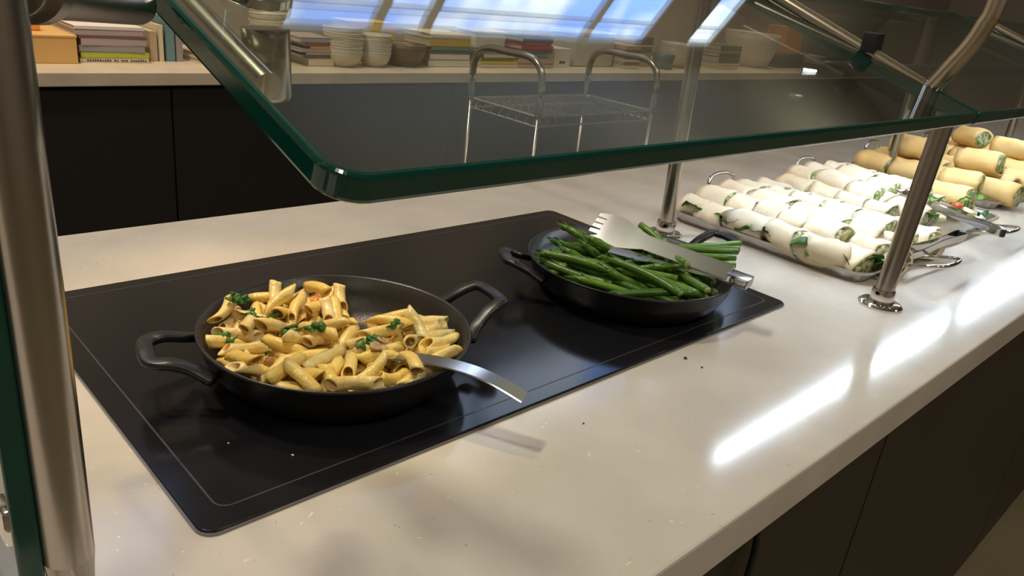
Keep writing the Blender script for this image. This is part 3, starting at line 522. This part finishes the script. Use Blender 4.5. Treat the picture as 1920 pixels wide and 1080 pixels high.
# tongs on the asparagus
t = thing('serving_tongs', 'wide steel serving tongs with a slotted end lying on the asparagus', 'tongs', (.72,.10,.075))
O = Vector((.72,.10,.07))
def plateM(a, b_, up=Vector((0,0,1))):
    a = Vector(a); b_ = Vector(b_); x = (b_-a).normalized(); y = up.cross(x).normalized(); z = x.cross(y)
    return Matrix(((x.x,y.x,z.x,a.x),(x.y,y.y,z.y,a.y),(x.z,y.z,z.z,a.z),(0,0,0,1))), (b_-a).length
M, Ln = plateM(Vector((.690,.214,.082))-O, Vector((.735,.018,.071))-O)
h = .026; n_ = .0125
top = [(-.012,-.022),(-.003,-.027),(.03,-.027),(.055,-.020),(.075,-.0125),(Ln,-.0125),(Ln,.0125),(.075,.0125),(.05,.019),(.03,.026),(.004,.027)]
for k in range(5):    # toothed, slotted outer edge
    y1 = .022-.0098*k
    top += [(-.014,y1),(-.014,y1-.0060),(.001,y1-.0063),(.001,y1-.0086)] if k < 4 else [(-.014,y1)]
b = NB(); prism(b, top[:-1], -.0009, .0009); box(b,0,0.0001,0,.0001,0,.0001)
for sgn in (-1,1):   # folded stiffening flanges
    box(b,.075,Ln,sgn*.0125-.0006,sgn*.0125+.0006,-.006,.0009)
bmesh.ops.transform(b, matrix=M @ Matrix.Rotation(math.radians(38),4,'X'), verts=b.verts); obj('upper_arm', b, SPOON, t)
M2, L2 = plateM(Vector((.668,.150,.066))-O, Vector((.735,.016,.062))-O)
b = NB(); prism(b, [(-.02,-.014),(.02,-.016),(.04,-.008),(L2,-.010),(L2,.010),(.04,.008),(.02,.016),(-.02,.014)], -.0009, .0009)
bmesh.ops.transform(b, matrix=M2, verts=b.verts); obj('lower_arm', b, SPOON, t)
b = NB(); e0 = Vector((.735,.020,.0665))-O; dd = Vector((.045,-.196,-.011)).normalized()
M3, _ = plateM(e0, e0+dd)
box(b,0,.030,-.0135,.0135,-.007,-.0055,.0005,M3); box(b,0,.030,-.0135,.0135,.0050,.0065,.0005,M3); box(b,.028,.031,-.0135,.0135,-.007,.0065,.001,M3); box(b,.006,.012,-.0150,.0150,-.003,.003,.001,M3)
obj('hinge', b, STEEL, t, smooth=True)
# ------------------------------------------------------------------ trays
def tray(cx, cy, w_, d_, label, handles=True):
    t = thing('serving_tray', label, 'tray', (cx,cy,0)); a, c_ = w_/2, d_/2; h = .022; b = NB()
    o_ = roundpoly([(-a,-c_),(a,-c_),(a,c_),(-a,c_)],[.035]*4,5); ib = roundpoly([(-a+.014,-c_+.014),(a-.014,-c_+.014),(a-.014,c_-.014),(-a+.014,c_-.014)],[.025]*4,5)
    it = roundpoly([(-a+.006,-c_+.006),(a-.006,-c_+.006),(a-.006,c_-.006),(-a+.006,c_-.006)],[.030]*4,5)
    r0 = [b.verts.new((x,y,0)) for x,y in ib]; r1 = [b.verts.new((x,y,h-.001)) for x,y in it]; r2_ = [b.verts.new((x,y,h)) for x,y in o_]; r3 = [b.verts.new((x,y,h-.005)) for x,y in o_]
    r4 = [b.verts.new((x*.999,y*.999,h-.004)) for x,y in it]; r5 = [b.verts.new((x,y,.0018)) for x,y in ib]
    n = len(r0)
    for p, q in ((r0,r4),(r5,r1),(r1,r2_),(r2_,r3)):
        for i in range(n): b.faces.new((p[i],p[(i+1)%n],q[(i+1)%n],q[i]))
    b.faces.new(r5); b.faces.new(r0[::-1])
    obj('pan_body', b, TRAY, t)
    for s in (-1,1):
        b = NB(); y = s*(c_-.002)
        pth = spline([(-.048,y,.016),(-.048,y+s*.004,.040),(-.046,y+s*.008,.060),(-.034,y+s*.012,.070),(0,y+s*.014,.073),(.034,y+s*.012,.070),(.046,y+s*.008,.060),(.048,y+s*.004,.040),(.048,y,.016)],5)
        if s < 0: pth = [Vector((p.x,p.y-(p.z-.016)*1.1,.016+(p.z-.016)*.35)) for p in pth]
        tube(b, pth, .0042, 10); obj('handle', b, CHROME, t, smooth='all')
    return t
tray(1.285,.172,.385,.405,'steel serving tray nearest the asparagus pan, crowded with pale wraps')
tray(1.690,.185,.385,.405,'second steel tray of pale wraps, right of the front guard post')
tray(2.215,.235,.40,.41,'third steel tray, holding yellow wraps and the slim back post behind it')
tray(2.66,.235,.40,.41,'fourth steel tray at the right edge of the view with yellow wraps')
FL = mat('floury_wrap', (.82,.70,.50), .75, var=(38,(.62,.38,.17),.60,.80), rnd=(.86,.76,.60), bump=(80,.6), sss=.05)
YL = mat('yellow_wrap', (.88,.60,.24), .6, var=(16,(.72,.38,.09),.50,.75), rnd=(.82,.58,.24), bump=(80,.35))
FG = mat('salad_filling', (.10,.20,.04), .5, var=(75,(.62,.56,.34),.42,.58), bump=(120,.9))
def wrap_piece(L_, r, seed, fl):
    rnd = random.Random(seed); b = NB(); n = 20; rings = []
    k = 8
    for j in range(k):
        t_ = j/(k-1); x = (t_-.5)*L_; rr = r*(1+.03*math.sin(seed+5*t_)); e = .93 if j in (0,k-1) else 1
        rings.append([b.verts.new((x+.004*math.sin(2*math.pi*i/n+seed)*(1 if j in(0,k-1) else 0), rr*e*math.cos(2*math.pi*i/n)*1.05, fl*rr*e*math.sin(2*math.pi*i/n))) for i in range(n)])
    for a, c_ in zip(rings, rings[1:]):
        for i in range(n): b.faces.new((a[i],a[(i+1)%n],c_[(i+1)%n],c_[i]))
    for rg, s in ((rings[0],-1),(rings[-1],1)):   # rolled edge turned inward
        inn = [b.verts.new(Vector((v.co.x-s*.003, v.co.y*.80, v.co.z*.80))) for v in rg]
        for i in range(n): b.faces.new((rg[i],rg[(i+1)%n],inn[(i+1)%n],inn[i]))
    jitter(b,.0065,26,seed); jitter(b,.0018,95,seed); return b
def fill_piece(L_, r, seed, fl):
    b = NB(); n = 16; rings = []
    for x, k in ((-L_/2+.002,.0),(-L_/2-.0005,.45),(-L_/2+.001,.84),(L_/2-.001,.84),(L_/2+.0005,.45),(L_/2-.002,0)):
        rings.append([b.verts.new((x,r*k*math.cos(2*math.pi*i/n),fl*r*k*math.sin(2*math.pi*i/n))) for i in range(n)] if k else [b.verts.new((x,0,0))])
    for a, c_ in zip(rings, rings[1:]):
        for i in range(n):
            q = (i+1)%n
            if len(a) == 1: b.faces.new((a[0],c_[i],c_[q]))
            elif len(c_) == 1: b.faces.new((a[i],a[q],c_[0]))
            else: b.faces.new((a[i],a[q],c_[q],c_[i]))
    jitter(b,.0035,150,seed); return b
wp = {}
def make_wrap(kind, v):
    key = (kind,v)
    L_, r, fl, m = ((.070,.0360,.70,FL),(.062,.0350,.68,FL),(.084,.0368,.72,FL),(.056,.0348,.68,FL))[v] if kind == 'pale' else ((.105,.040,.80,YL),(.092,.038,.82,YL),(.12,.041,.78,YL),(.085,.039,.80,YL))[v]
    t = thing('wrap_piece','wrap','wrap'); obj('flatbread', wrap_piece(L_,r,v+7*(kind!='pale'),fl), m, t, smooth='all'); obj('filling', fill_piece(L_,r,v,fl), FG, t, smooth='all'); wp[key] = [t,False,L_,r*fl]
for kd in ('pale','yellow'):
    for v in range(4): make_wrap(kd,v)
def place_wrap(kind, v, loc, rot, label, group):
    e = wp[(kind,v)]
    if not e[1]: e[1] = True; r = e[0]; r.location = loc; r.rotation_euler = rot
    else: r = dup(e[0], loc, rot)
    r['label'] = label; r['category'] = 'wrap'; r['group'] = group; return r
rn = random.Random(11)
rowname = ['leftmost lengthwise row, nearest the asparagus pan','second lengthwise row from the left','third lengthwise row from the left','fourth lengthwise row from the left','rightmost lengthwise row']
def fill_tray(cx, cols, y0, y1, which, kind, tn, lift=None):
    for ci, x in enumerate(cols):
        y = y1; k = 0
        while y > y0:
            v = rn.randrange(4); L_ = wp[(kind,v)][2]; rh = wp[(kind,v)][3]
            zz = .003+rh+(lift(ci,y) if lift else 0)
            # rolls lie lengthwise; cut pieces slightly rotated
            place_wrap(kind, v, (x+rn.uniform(-.006,.006), y-L_/2, zz+rn.uniform(0,.002)), (rn.uniform(-.25,.25), rn.uniform(-.06,.06), math.pi/2+rn.uniform(-.16,.16)),
                '%s wrap piece in the %s of the %s' % (kind, rowname[ci] if len(cols)==5 else ('left row','middle row','right row')[ci], tn), '%s wraps, row %s, %s' % (kind, ['one','two','three','four','five'][ci], tn))
            y -= L_-.0015; k += 1
fill_tray(1.282, [1.133,1.207,1.280,1.353,1.424], .02, .362, 0, 'pale', 'first tray')
fill_tray(1.282, [1.167,1.240,1.313], .06, .34, 0, 'pale', 'upper layer on the first tray', lift=lambda c,y: .020)
fill_tray(1.690, [1.545,1.618,1.691,1.764,1.835], .12, .375, 0, 'pale', 'second tray')
fill_tray(1.690, [1.580,1.655,1.730], .16, .36, 0, 'pale', 'upper layer on the second tray', lift=lambda c,y: .024)
fill_tray(2.215, [2.09,2.20,2.32], .08, .42, 0, 'yellow', 'third tray')
fill_tray(2.66, [2.53,2.64,2.77], .08, .42, 0, 'yellow', 'fourth tray')
for (x,y,z,rz,kd,v,l) in ((2.02,.13,.052,1.75,'yellow',1,'yellow wrap leaning on the front left corner of the third tray heap'),(2.15,.30,.092,1.5,'yellow',2,'long yellow wrap on top of the third tray heap'),(2.60,.30,.098,1.2,'yellow',3,'yellow wrap half standing on top of the fourth tray heap'),
        (2.16,.14,.090,1.62,'yellow',0,'yellow wrap on top of the third tray near its front'),(2.56,.16,.092,1.6,'yellow',2,'long yellow wrap on top of the fourth tray near its front'),(1.84,.10,.040,1.6,'yellow',0,'yellow-toned long wrap at the front right of the second tray')):
    place_wrap(kd, v, (x,y,z), (.1,.05,rz), l, 'wraps laid on top')
# wraps tipped outward along the left edge of the first tray and at its front
for (x,y,z,rx,rz,l) in ((1.115,.050,.030,.5,1.95,'pale wrap piece slanting at the front left corner of the first tray'),(1.20,.010,.034,.2,1.15,'pale wrap piece slanting at the front edge of the first tray'),(1.122,.13,.032,.3,1.25,'pale wrap piece skewed outward at the left edge of the first tray'),(1.39,-.002,.032,.2,1.35,'pale wrap piece at the front right corner of the first tray')):
    place_wrap('pale', 0, (x,y,z), (rx,0,rz), l, 'pale wraps out of line')
LEAF = mat('spinach_green', (.035,.13,.015), .4, var=(60,(.09,.25,.03),.4,.62)); LST = mat('pale_lettuce',(.42,.55,.16),.45,var=(60,(.2,.4,.06),.4,.6))
def leaf_mesh(seed, L_, w_):
    b = NB(); n = 8; rows = []; rnd = random.Random(seed)
    for i in range(n+1):
        t_ = i/n; hw = w_*math.sin(math.pi*min(.98,t_*.92+.05))**.7
        rows.append([b.verts.new(((t_-.5)*L_, hw*s, .0035*abs(s)*2+.007*math.sin(t_*5+seed)+rnd.uniform(-.001,.001))) for s in (-1,-.5,0,.5,1)])
    for a, c_ in zip(rows, rows[1:]):
        for i in range(4): b.faces.new((a[i],a[i+1],c_[i+1],c_[i]))
    g = bmesh.ops.solidify(b, geom=b.faces[:], thickness=.0009); jitter(b,.0015,120,seed); return b
leafs = [(1.112,.266),(1.110,.240),(1.108,.215),(1.110,.150),(1.116,.128),(1.104,.09),(1.118,.03),(1.135,-.005),(1.165,-.012),(1.105,.065),(1.16,-.016),(1.112,.33),(1.22,-.012),(1.107,.18)]
for i,(x,y) in enumerate(leafs):
    o = obj('spinach_leaf', leaf_mesh(i,.048,.015), LEAF if i%4 else LST, smooth='all', loc=(x-.010 if y > .0 else x,y-.008,.031+.004*(i%2))); o.rotation_euler = (rn.uniform(-.3,.3),rn.uniform(-.2,.3),rn.uniform(1,2.4)); tag(o,'green salad leaf falling out along the near left edge of the first wrap tray','salad leaf','salad leaves on the first tray')
TOM = mat('tomato_red', (.70,.09,.03), .3, rnd=(.78,.22,.05)); EGG = mat('pale_salad_bit', (.72,.60,.30), .5, rnd=(.75,.66,.42))
for i,(x,y,z,m,l,nm,s) in enumerate(((1.140,.018,.024,TOM,'red tomato bit at the front left corner of the first tray','tomato_piece',.006),(1.158,.004,.024,TOM,'second red tomato bit beside the front corner leaves of the first tray','tomato_piece',.006),(1.150,.032,.028,EGG,'pale salad bit among the leaves at the first tray front corner','salad_bit',.006),
        (1.70,.035,.052,TOM,'red tomato piece on the loose salad at the front of the second tray','tomato_piece',.011),(1.655,.05,.034,EGG,'pale salad chunk left of the tomato on the second tray','salad_bit',.014),(1.675,.06,.04,EGG,'pale salad chunk behind the tomato on the second tray','salad_bit',.016),(1.72,.015,.036,EGG,'pale salad chunk right of the tomato on the second tray','salad_bit',.018),(1.63,.04,.030,EGG,'pale salad chunk at the left of the loose salad on the second tray','salad_bit',.012),(1.695,.07,.045,EGG,'topmost pale salad chunk on the second tray','salad_bit',.014))):
    b = NB(); bmesh.ops.create_icosphere(b, subdivisions=2, radius=s); bmesh.ops.scale(b, vec=(1.2,1,.7), verts=b.verts); jitter(b,s*.5,90,i); tag(obj(nm, b, m, smooth='all', loc=(x,y,z)),l,'salad')
for i,(x,y,z) in enumerate(((1.66,.07,.058),(1.60,.05,.03),(1.74,.04,.05),(2.33,.02,.05),(2.28,.03,.045),(2.37,.04,.05),(1.97,.06,.03),(1.775,.0,.03))):
    o = obj('salad_leaf', leaf_mesh(30+i,.04,.014), LEAF if i%2 else LST, smooth='all', loc=(x,y,z)); o.rotation_euler=(rn.uniform(-.3,.3),.2,i); tag(o,'green salad leaf among the fillings at the front of the farther trays','salad leaf','salad leaves on the farther trays')
# tray tongs
def tongs(name, a, b_, spread, label, w_=.016, up=.02):
    a = Vector(a); b_ = Vector(b_); t = thing(name, label, 'tongs', b_); d = a-b_; d = d; ln = d.length; d.normalize(); side = Vector((0,0,1)).cross(d).normalized()
    for s in (-1,1):
        pth = spline([Vector((0,0,0)), side*s*.010+d*.006+Vector((0,0,.0)), side*s*spread*.5+d*ln*.35, side*s*spread+d*ln*.75, side*s*spread*.8+d*ln],6)
        pth = [p+Vector((0,0,s*up*.0)) for p in pth]
        b = NB(); sweep(b, pth, rrect(.0018,w_,.0007,1)); obj('arm', b, CHROME, t, smooth=True)
        b = NB(); e = pth[-1]; lathe(b, [(0,-.004),(.012,-.003),(.017,.002),(.0165,.003),(.011,-.0015),(0,-.0025)], 20, Matrix.Translation(e+d*.010) @ d.to_track_quat('X','Z').to_matrix().to_4x4() @ Matrix.Diagonal((1.5,1,1,1)) ); obj('scoop', b, CHROME, t, smooth=True)
    b = NB(); lathe(b, [(.0065,-w_/2),(.0075,-w_/2+.001),(.0075,w_/2-.001),(.0065,w_/2)], 20); obj('pivot', b, IRON, t, smooth=True)
    return t
tongs('serving_tongs',(1.64,.105,.062),(1.612,-.085,.040),.022,'long steel tongs with open arms on the front of the second tray')
tongs('serving_tongs',(1.215,-.030,.034),(1.470,-.052,.046),.012,'steel tongs lying along the front edge of the first tray',.014)
# far dish
t = thing('serving_dish','dark grey serving dish with salad at the right edge of the view','dish',(2.36,-.02,0))
DG = mat('dark_grey_dish',(.10,.10,.105),.4)
b = NB(); prism(b, roundpoly([(-.09,-.06),(.09,-.06),(.09,.06),(-.09,.06)],[.02]*4), 0, .05, .003); obj('dish_body', b, DG, t)
b = NB(); bmesh.ops.create_uvsphere(b, u_segments=20, v_segments=10, radius=.05); bmesh.ops.scale(b, vec=(1.5,.95,.35), verts=b.verts); bmesh.ops.translate(b, vec=(0,0,.049), verts=b.verts); jitter(b,.008,70,4); obj('salad_heap', b, LST, t, smooth='all')
# ------------------------------------------------------------------ wire cart in the aisle
cx0,cx1,cy0,cy1,cz = 1.50,2.06,1.15,1.46,.03
t = thing('wire_cart','chrome wire shelf cart with two looped handles in the aisle, seen through the glass','cart',((cx0+cx1)/2,(cy0+cy1)/2,-.9))
ox, oy = (cx0+cx1)/2,(cy0+cy1)/2; hw, hd = (cx1-cx0)/2,(cy1-cy0)/2
def wire_shelf(z):
    b = NB()
    for dz in (0,-.030):
        for p, q in (((-hw,-hd),(hw,-hd)),((hw,-hd),(hw,hd)),((hw,hd),(-hw,hd)),((-hw,hd),(-hw,-hd))): tube(b, [(p[0],p[1],z+dz),(q[0],q[1],z+dz)], .0032, 6)
    k = 17
    for i in range(k):
        x = -hw+2*hw*i/k
        for y in (-hd,hd): tube(b, [(x,y,z),(x+2*hw/k*.6,y,z-.03)], .0032, 5)
    for i in range(8):
        y = -hd+2*hd*i/8
        for x in (-hw,hw): tube(b, [(x,y,z),(x,y+2*hd/8*.6,z-.03)], .0032, 5)
    k = 26
    for i in range(1,k): tube(b, [(-hw+2*hw*i/k,-hd,z),(-hw+2*hw*i/k,hd,z)], .0018, 5)
    return b
obj('top_shelf', wire_shelf(.9+cz), CHROME, t); obj('lower_shelf', wire_shelf(.30), CHROME, t)
for x in (-hw,hw):
    H = .9+cz+.165
    b = NB(); tube(b, spline([(x,-hd,.93),(x,-hd,H-.07),(x,-hd+.02,H-.02),(x,-hd+.07,H),(x,0,H),(x,hd-.07,H),(x,hd-.02,H-.02),(x,hd,H-.07),(x,hd,.93)],5), .011, 12); obj('handle', b, STEEL, t, smooth='all')
    for y in (-hd,hd):
        b = NB(); tube(b, [(x,y,.10),(x,y,.935)], .0055, 12); obj('leg', b, STEEL, t, smooth='all')
        b = NB(); lathe(b, [(.045,-.014),(.05,-.010),(.05,.010),(.045,.014)], 24, Matrix.Translation((x,y,.05)) @ Matrix.Rotation(math.pi/2,4,'X')); obj('caster', b, mat('caster_rubber',(.02,.02,.02),.6), t, smooth=True)
# ------------------------------------------------------------------ goods on the back counter
def cmat(name, c_, r=.6): 
    m = bpy.data.materials.get(name)
    return m or mat(name, c_, r, bump=(40,.05))
PAGES = mat('book_pages', (.62,.56,.44), .8, var=(300,(.5,.44,.33),.45,.55))
COL = dict(white=(.72,.68,.62),cream=(.70,.60,.40),grey=(.30,.29,.28),dgrey=(.11,.11,.12),mauve=(.42,.34,.34),lime=(.45,.50,.06),yellow=(.72,.50,.05),gold=(.60,.42,.06),red=(.50,.07,.05),brown=(.18,.10,.06),blue=(.12,.22,.45),navy=(.05,.08,.18),teal=(.14,.26,.28),orange=(.80,.30,.04),tan=(.50,.38,.25),pink=(.55,.36,.32),green=(.12,.18,.08))
def book(x, y, z, w_, d_, h, c_, rz, label, group, writing=None, stand=False):
    t = thing('book', label, 'book', (x,y,z), (0,0,rz), group)
    a, e = w_/2, d_/2; b = NB(); th = min(.003,h*.16)
    box(b,-a,a,-e,e,0,th,.0006); box(b,-a,a,-e,e,h-th,h,.0006); box(b,-a,a,-e,-e+.0035,0,h,.001)
    cv = obj('cover', b, cmat('cover_'+c_, COL[c_]), t)
    b = NB(); box(b,-a+.004,a-.004,-e+.003,e-.004,th,h-th); obj('pages', b, PAGES, t)
    if writing:
        b = NB(); r_ = random.Random(5); xx = -a+.02
        for wd in writing:
            for _ in range(wd): box(b,xx,xx+.0055,-e-.0004,-e+.0002,h*.28,h*.70+r_.uniform(-.001,.001)); xx += .0075
            xx += .007
        obj('spine_lettering', b, cmat('ink',(.06,.05,.05)), cv)
    return t
def stack(x, y, w_, d_, items, where, group, z=0):
    for i,(c_,h,dw,dx,rz) in enumerate(items):
        pos = 'bottom' if i == 0 else 'top' if i == len(items)-1 else ['','second','third','fourth','fifth','sixth','seventh'][i]+' from the bottom'
        cn = dict(dgrey='dark grey',lime='lime green',gold='mustard').get(c_,c_)
        book(x+dx, y, z, w_+dw, d_, h, c_, rz, '%s book, %s of the stack %s' % (cn,pos,where), group); z += h+.0004
# left visible group
t = thing('storage_box','orange-tan cardboard box at the left end of the back counter','box',(.500,2.42,0))
BX = mat('tan_cardboard',(.62,.36,.12),.7,var=(5,(.68,.42,.14),.3,.7))
b = NB(); box(b,-.082,.082,-.125,.125,0,.078,.002); obj('box_body', b, BX, t); b = NB(); box(b,-.084,.084,-.127,.127,.078,.086,.002); obj('lid', b, BX, t)
book(.455,2.46,.0864,.10,.16,.05,'orange',0,'orange book lying on top of the tan cardboard box','books on the box')
LB = [('cream',.016,0,0,.0),('lime',.018,.004,.002,.01),('grey',.020,-.008,-.003,-.02),('mauve',.022,-.006,.0,.02),('brown',.007,.0,.0,0),('mauve',.020,.0,-.012,0),('white',.010,.004,-.010,.015)]
book(.700,2.43,0,.212,.22,.014,'cream',0,'bottom cream book with dark spine lettering beside the cardboard box','books in the left stack',writing=(10,2,3,7))
stack(.700,2.43,.208,.22,LB[1:],'beside the cardboard box','books in the left stack',z=.0144)
def upright(x,w_,h,c_,label,y=2.36,d=.17,tilt=0):
    t = thing('standing_book',label,'book',(x,y,0),(0,tilt,0),'books standing on the back counter'); b = NB()
    box(b,-w_/2,-w_/2+.002,0,d,0,h,.0005); box(b,w_/2-.002,w_/2,0,d,0,h,.0005); box(b,-w_/2,w_/2,0,.003,0,h,.001); obj('cover', b, cmat('cover_'+c_,COL[c_]), t)
    b = NB(); box(b,-w_/2+.002,w_/2-.002,.003,d-.004,.003,h-.003); obj('pages', b, PAGES, t)
upright(.838,.026,.10,'tan','tan book standing just right of the left book stack'); upright(.864,.016,.12,'cream','thin cream book standing second right of the left stack'); upright(.895,.030,.150,'teal','pale teal book standing behind the glass edge'); upright(.925,.022,.145,'grey','grey book standing beside the pale teal book')
book(1.02,2.38,0,.10,.15,.018,'cream',.1,'cream book lying flat alone behind the thick glass edge','flat books behind the glass edge'); book(1.02,2.38,.0184,.096,.15,.016,'tan',.05,'tan book on top of the flat cream book behind the glass edge','flat books behind the glass edge')
CER = mat('cream_stoneware', (.62,.56,.44), .35, bump=(60,.1)); CERR = mat('warm_rim', (.72,.58,.30), .35); DK = mat('dark_bronze_bowl', (.16,.12,.07), .45, .3, bump=(80,.2)); CWH = mat('white_stoneware',(.74,.71,.64),.3)
def bowl(r, h, m, name='bowl', flare=.62):
    t = thing(name,'bowl','bowl'); b = NB()
    lathe(b, [(0,0),(r*flare*.9,0),(r*flare,.003),(r*.86,h*.35),(r*.97,h*.75),(r,h),(r-.004,h+.001),(r*.93,h*.75),(r*.80,h*.38),(r*flare*.8,.010),(0,.008)], 36); obj('body', b, m, t, smooth='all')
    b = NB(); lathe(b, [(r-.0045,h-.001),(r-.0045,h+.0016),(r+.0008,h+.0016),(r+.0008,h-.002)], 36, cap=False); obj('rim', b, m, t, smooth='all'); return t
def bowls(x, y, r, h, n, step, m, where, group, first=None):
    b0 = bowl(r,h,m)
    for i in range(n):
        pos = 'bottom' if i == 0 else 'top' if i == n-1 else ['','second','third','fourth','fifth'][i]+' from the bottom'
        l = '%s bowl of the stack %s' % (pos, where)
        if i == 0: b0.location = (x,y,0); b0['label'] = l; b0['group'] = group
        else: dup(b0, (x+random.uniform(-.003,.003),y,step*i), (random.uniform(-.03,.03),random.uniform(-.03,.03),0), l, group)
bowls(1.345,2.52,.075,.062,5,.026,CER,'behind the polished standoff','pale bowls, first stack')
stack(1.395+.02,2.36,.13,.17,[('cream',.030,-.02,.02,0),('dgrey',.012,0,0,.05),('tan',.008,0,.02,0),('mauve',.014,.0,0,-.05),('orange',.008,-.02,.025,0),('brown',.012,0,.01,.03),('mauve',.020,.01,0,0),('grey',.016,0,-.01,.1),('white',.014,-.01,-.02,.08)][:7],'left of the tall bowl stack','books left of the bowls')
bowls(1.545,2.30,.078,.060,6,.0175,CER,'of wide cream bowls','cream bowls, second stack')
bowls(1.690,2.30,.070,.058,5,.0165,CER,'of narrower cream bowls','cream bowls, third stack')
t = bowl(.098,.088,DK,'deep_bowl',.66); t.location = (1.86,2.33,0); tag(t,'deep dark bronze bowl beside the two cream bowl stacks','bowl')
stack(1.87,2.66,.24,.16,[('navy',.030,0,0,0),('dgrey',.028,0,0,0),('gold',.045,0,0,0),('yellow',.040,0,.0,0)],'behind the dark bronze bowl','books behind the bronze bowl')
stack(2.075,2.38,.235,.20,[('white',.030,0,0,0),('white',.026,-.01,0,0),('dgrey',.014,-.01,-.005,0),('teal',.014,-.02,0,.02),('gold',.034,-.01,-.002,0),('cream',.018,-.01,0,.01)],'right of the dark bronze bowl','books right of the bronze bowl')
stack(2.36,2.36,.22,.19,[('cream',.018,.02,.0,0),('yellow',.012,-.0,0,0),('green',.014,-.02,-.01,0),('cream',.016,-.02,0,.02),('grey',.012,0,-.01,0)],'behind the left cart handle','books behind the cart')
t = thing('storage_tub','pale square tub standing on the book stack behind the left cart handle','tub',(2.35,2.40,.0745)); b = NB(); box(b,-.10,.10,-.07,.07,0,.072,.015); obj('tub_body', b, CWH, t)
b = NB(); box(b,-.103,.103,-.073,.073,.072,.082,.004); obj('lid', b, CWH, t)
stack(2.60,2.36,.235,.19,[('tan',.020,0,0,0),('pink',.028,0,0,0),('teal',.022,-.04,-.02,0),('dgrey',.014,-.02,0,0),('red',.020,-.02,0,0),('red',.012,-.05,0,.05),('navy',.020,-.03,0,0)],'topped by red books','books with red spines')
t = thing('magazine_file','small white file box standing on the back counter beside the red books','file box',(2.81,2.34,0)); b = NB(); box(b,-.058,.058,-.05,.09,0,.092,.002); obj('file_body', b, CWH, t); b = NB(); box(b,-.02,.02,-.052,-.0502,.02,.032); obj('label_slot', b, cmat('ink',(.06,.05,.05)), t)
t = thing('storage_canister','tall pale grey canister standing behind the right cart handle','canister',(3.09,2.42,0)); b = NB(); box(b,-.155,.155,-.10,.10,0,.155,.012); obj('canister_body', b, mat('pale_grey_plastic',(.50,.50,.44),.5), t, smooth=True); b = NB(); box(b,-.158,.158,-.103,.103,.155,.175,.006); obj('lid', b, CWH, t)
stack(3.33,2.34,.14,.17,[('cream',.020,0,0,0),('brown',.016,0,0,0),('white',.014,0,0,0),('brown',.018,0,0,0),('white',.014,0,0,0),('brown',.016,0,0,0),('pink',.020,0,0,0)],'with alternating brown spines','striped book stack')
stack(3.52,2.42,.16,.17,[('tan',.03,0,0,0),('grey',.026,0,0,0),('tan',.022,0,0,0),('green',.030,0,0,0),('cream',.012,.02,0,0),('dgrey',.040,0,0,0)],'right of the striped book stack','books right of the striped stack')
t = bowl(.066,.080,mat('teal_glaze',(.13,.20,.21),.3),'jar',.9); t.location = (3.66,2.29,0); tag(t,'small blue-grey jar between book stacks on the back counter','jar')
bowls(3.87,2.36,.095,.085,3,.025,CER,'beside the blue-grey jar','cream bowls, fourth stack')
stack(4.30,2.34,.24,.18,[('cream',.024,0,0,0),('cream',.016,0,0,0),('green',.034,0,0,0),('dgrey',.022,0,0,0),('tan',.016,0,0,0),('green',.030,0,0,0)],'behind the back guard post','books behind the guard post')
t = bowl(.19,.22,CER,'large_crock',.7); t.location = (4.86,2.45,0); tag(t,'large pale crock toward the right end of the back counter','crock')
t = thing('storage_box','bright orange box standing on a dark box at the right of the back counter','box',(5.28,2.44,.0952)); b = NB(); box(b,-.12,.12,-.08,.08,0,.17,.004); obj('box_body', b, cmat('orange_card',(.85,.33,.05)), t); b = NB(); box(b,-.122,.122,-.082,.082,.17,.182,.003); obj('lid', b, cmat('orange_card',(.85,.33,.05)), t)
t = thing('storage_box','dark brown box under the bright orange box','box',(5.28,2.44,0)); b = NB(); box(b,-.19,.17,-.1,.1,0,.084,.004); obj('box_body', b, cmat('dark_card',(.03,.022,.015)), t); b = NB(); box(b,-.192,.172,-.102,.102,.084,.095,.003); obj('lid', b, cmat('dark_card',(.03,.022,.015)), t)
t = bowl(.105,.094,mat('grey_glaze',(.28,.29,.27),.35),'bowl',.7); t.location = (5.60,2.36,0); tag(t,'grey glazed bowl right of the orange and dark boxes','bowl')
book(5.86,2.32,0,.20,.18,.05,'tan',0,'thick tan book at the right end of the back counter','flat books at the right end')
#TAIL#
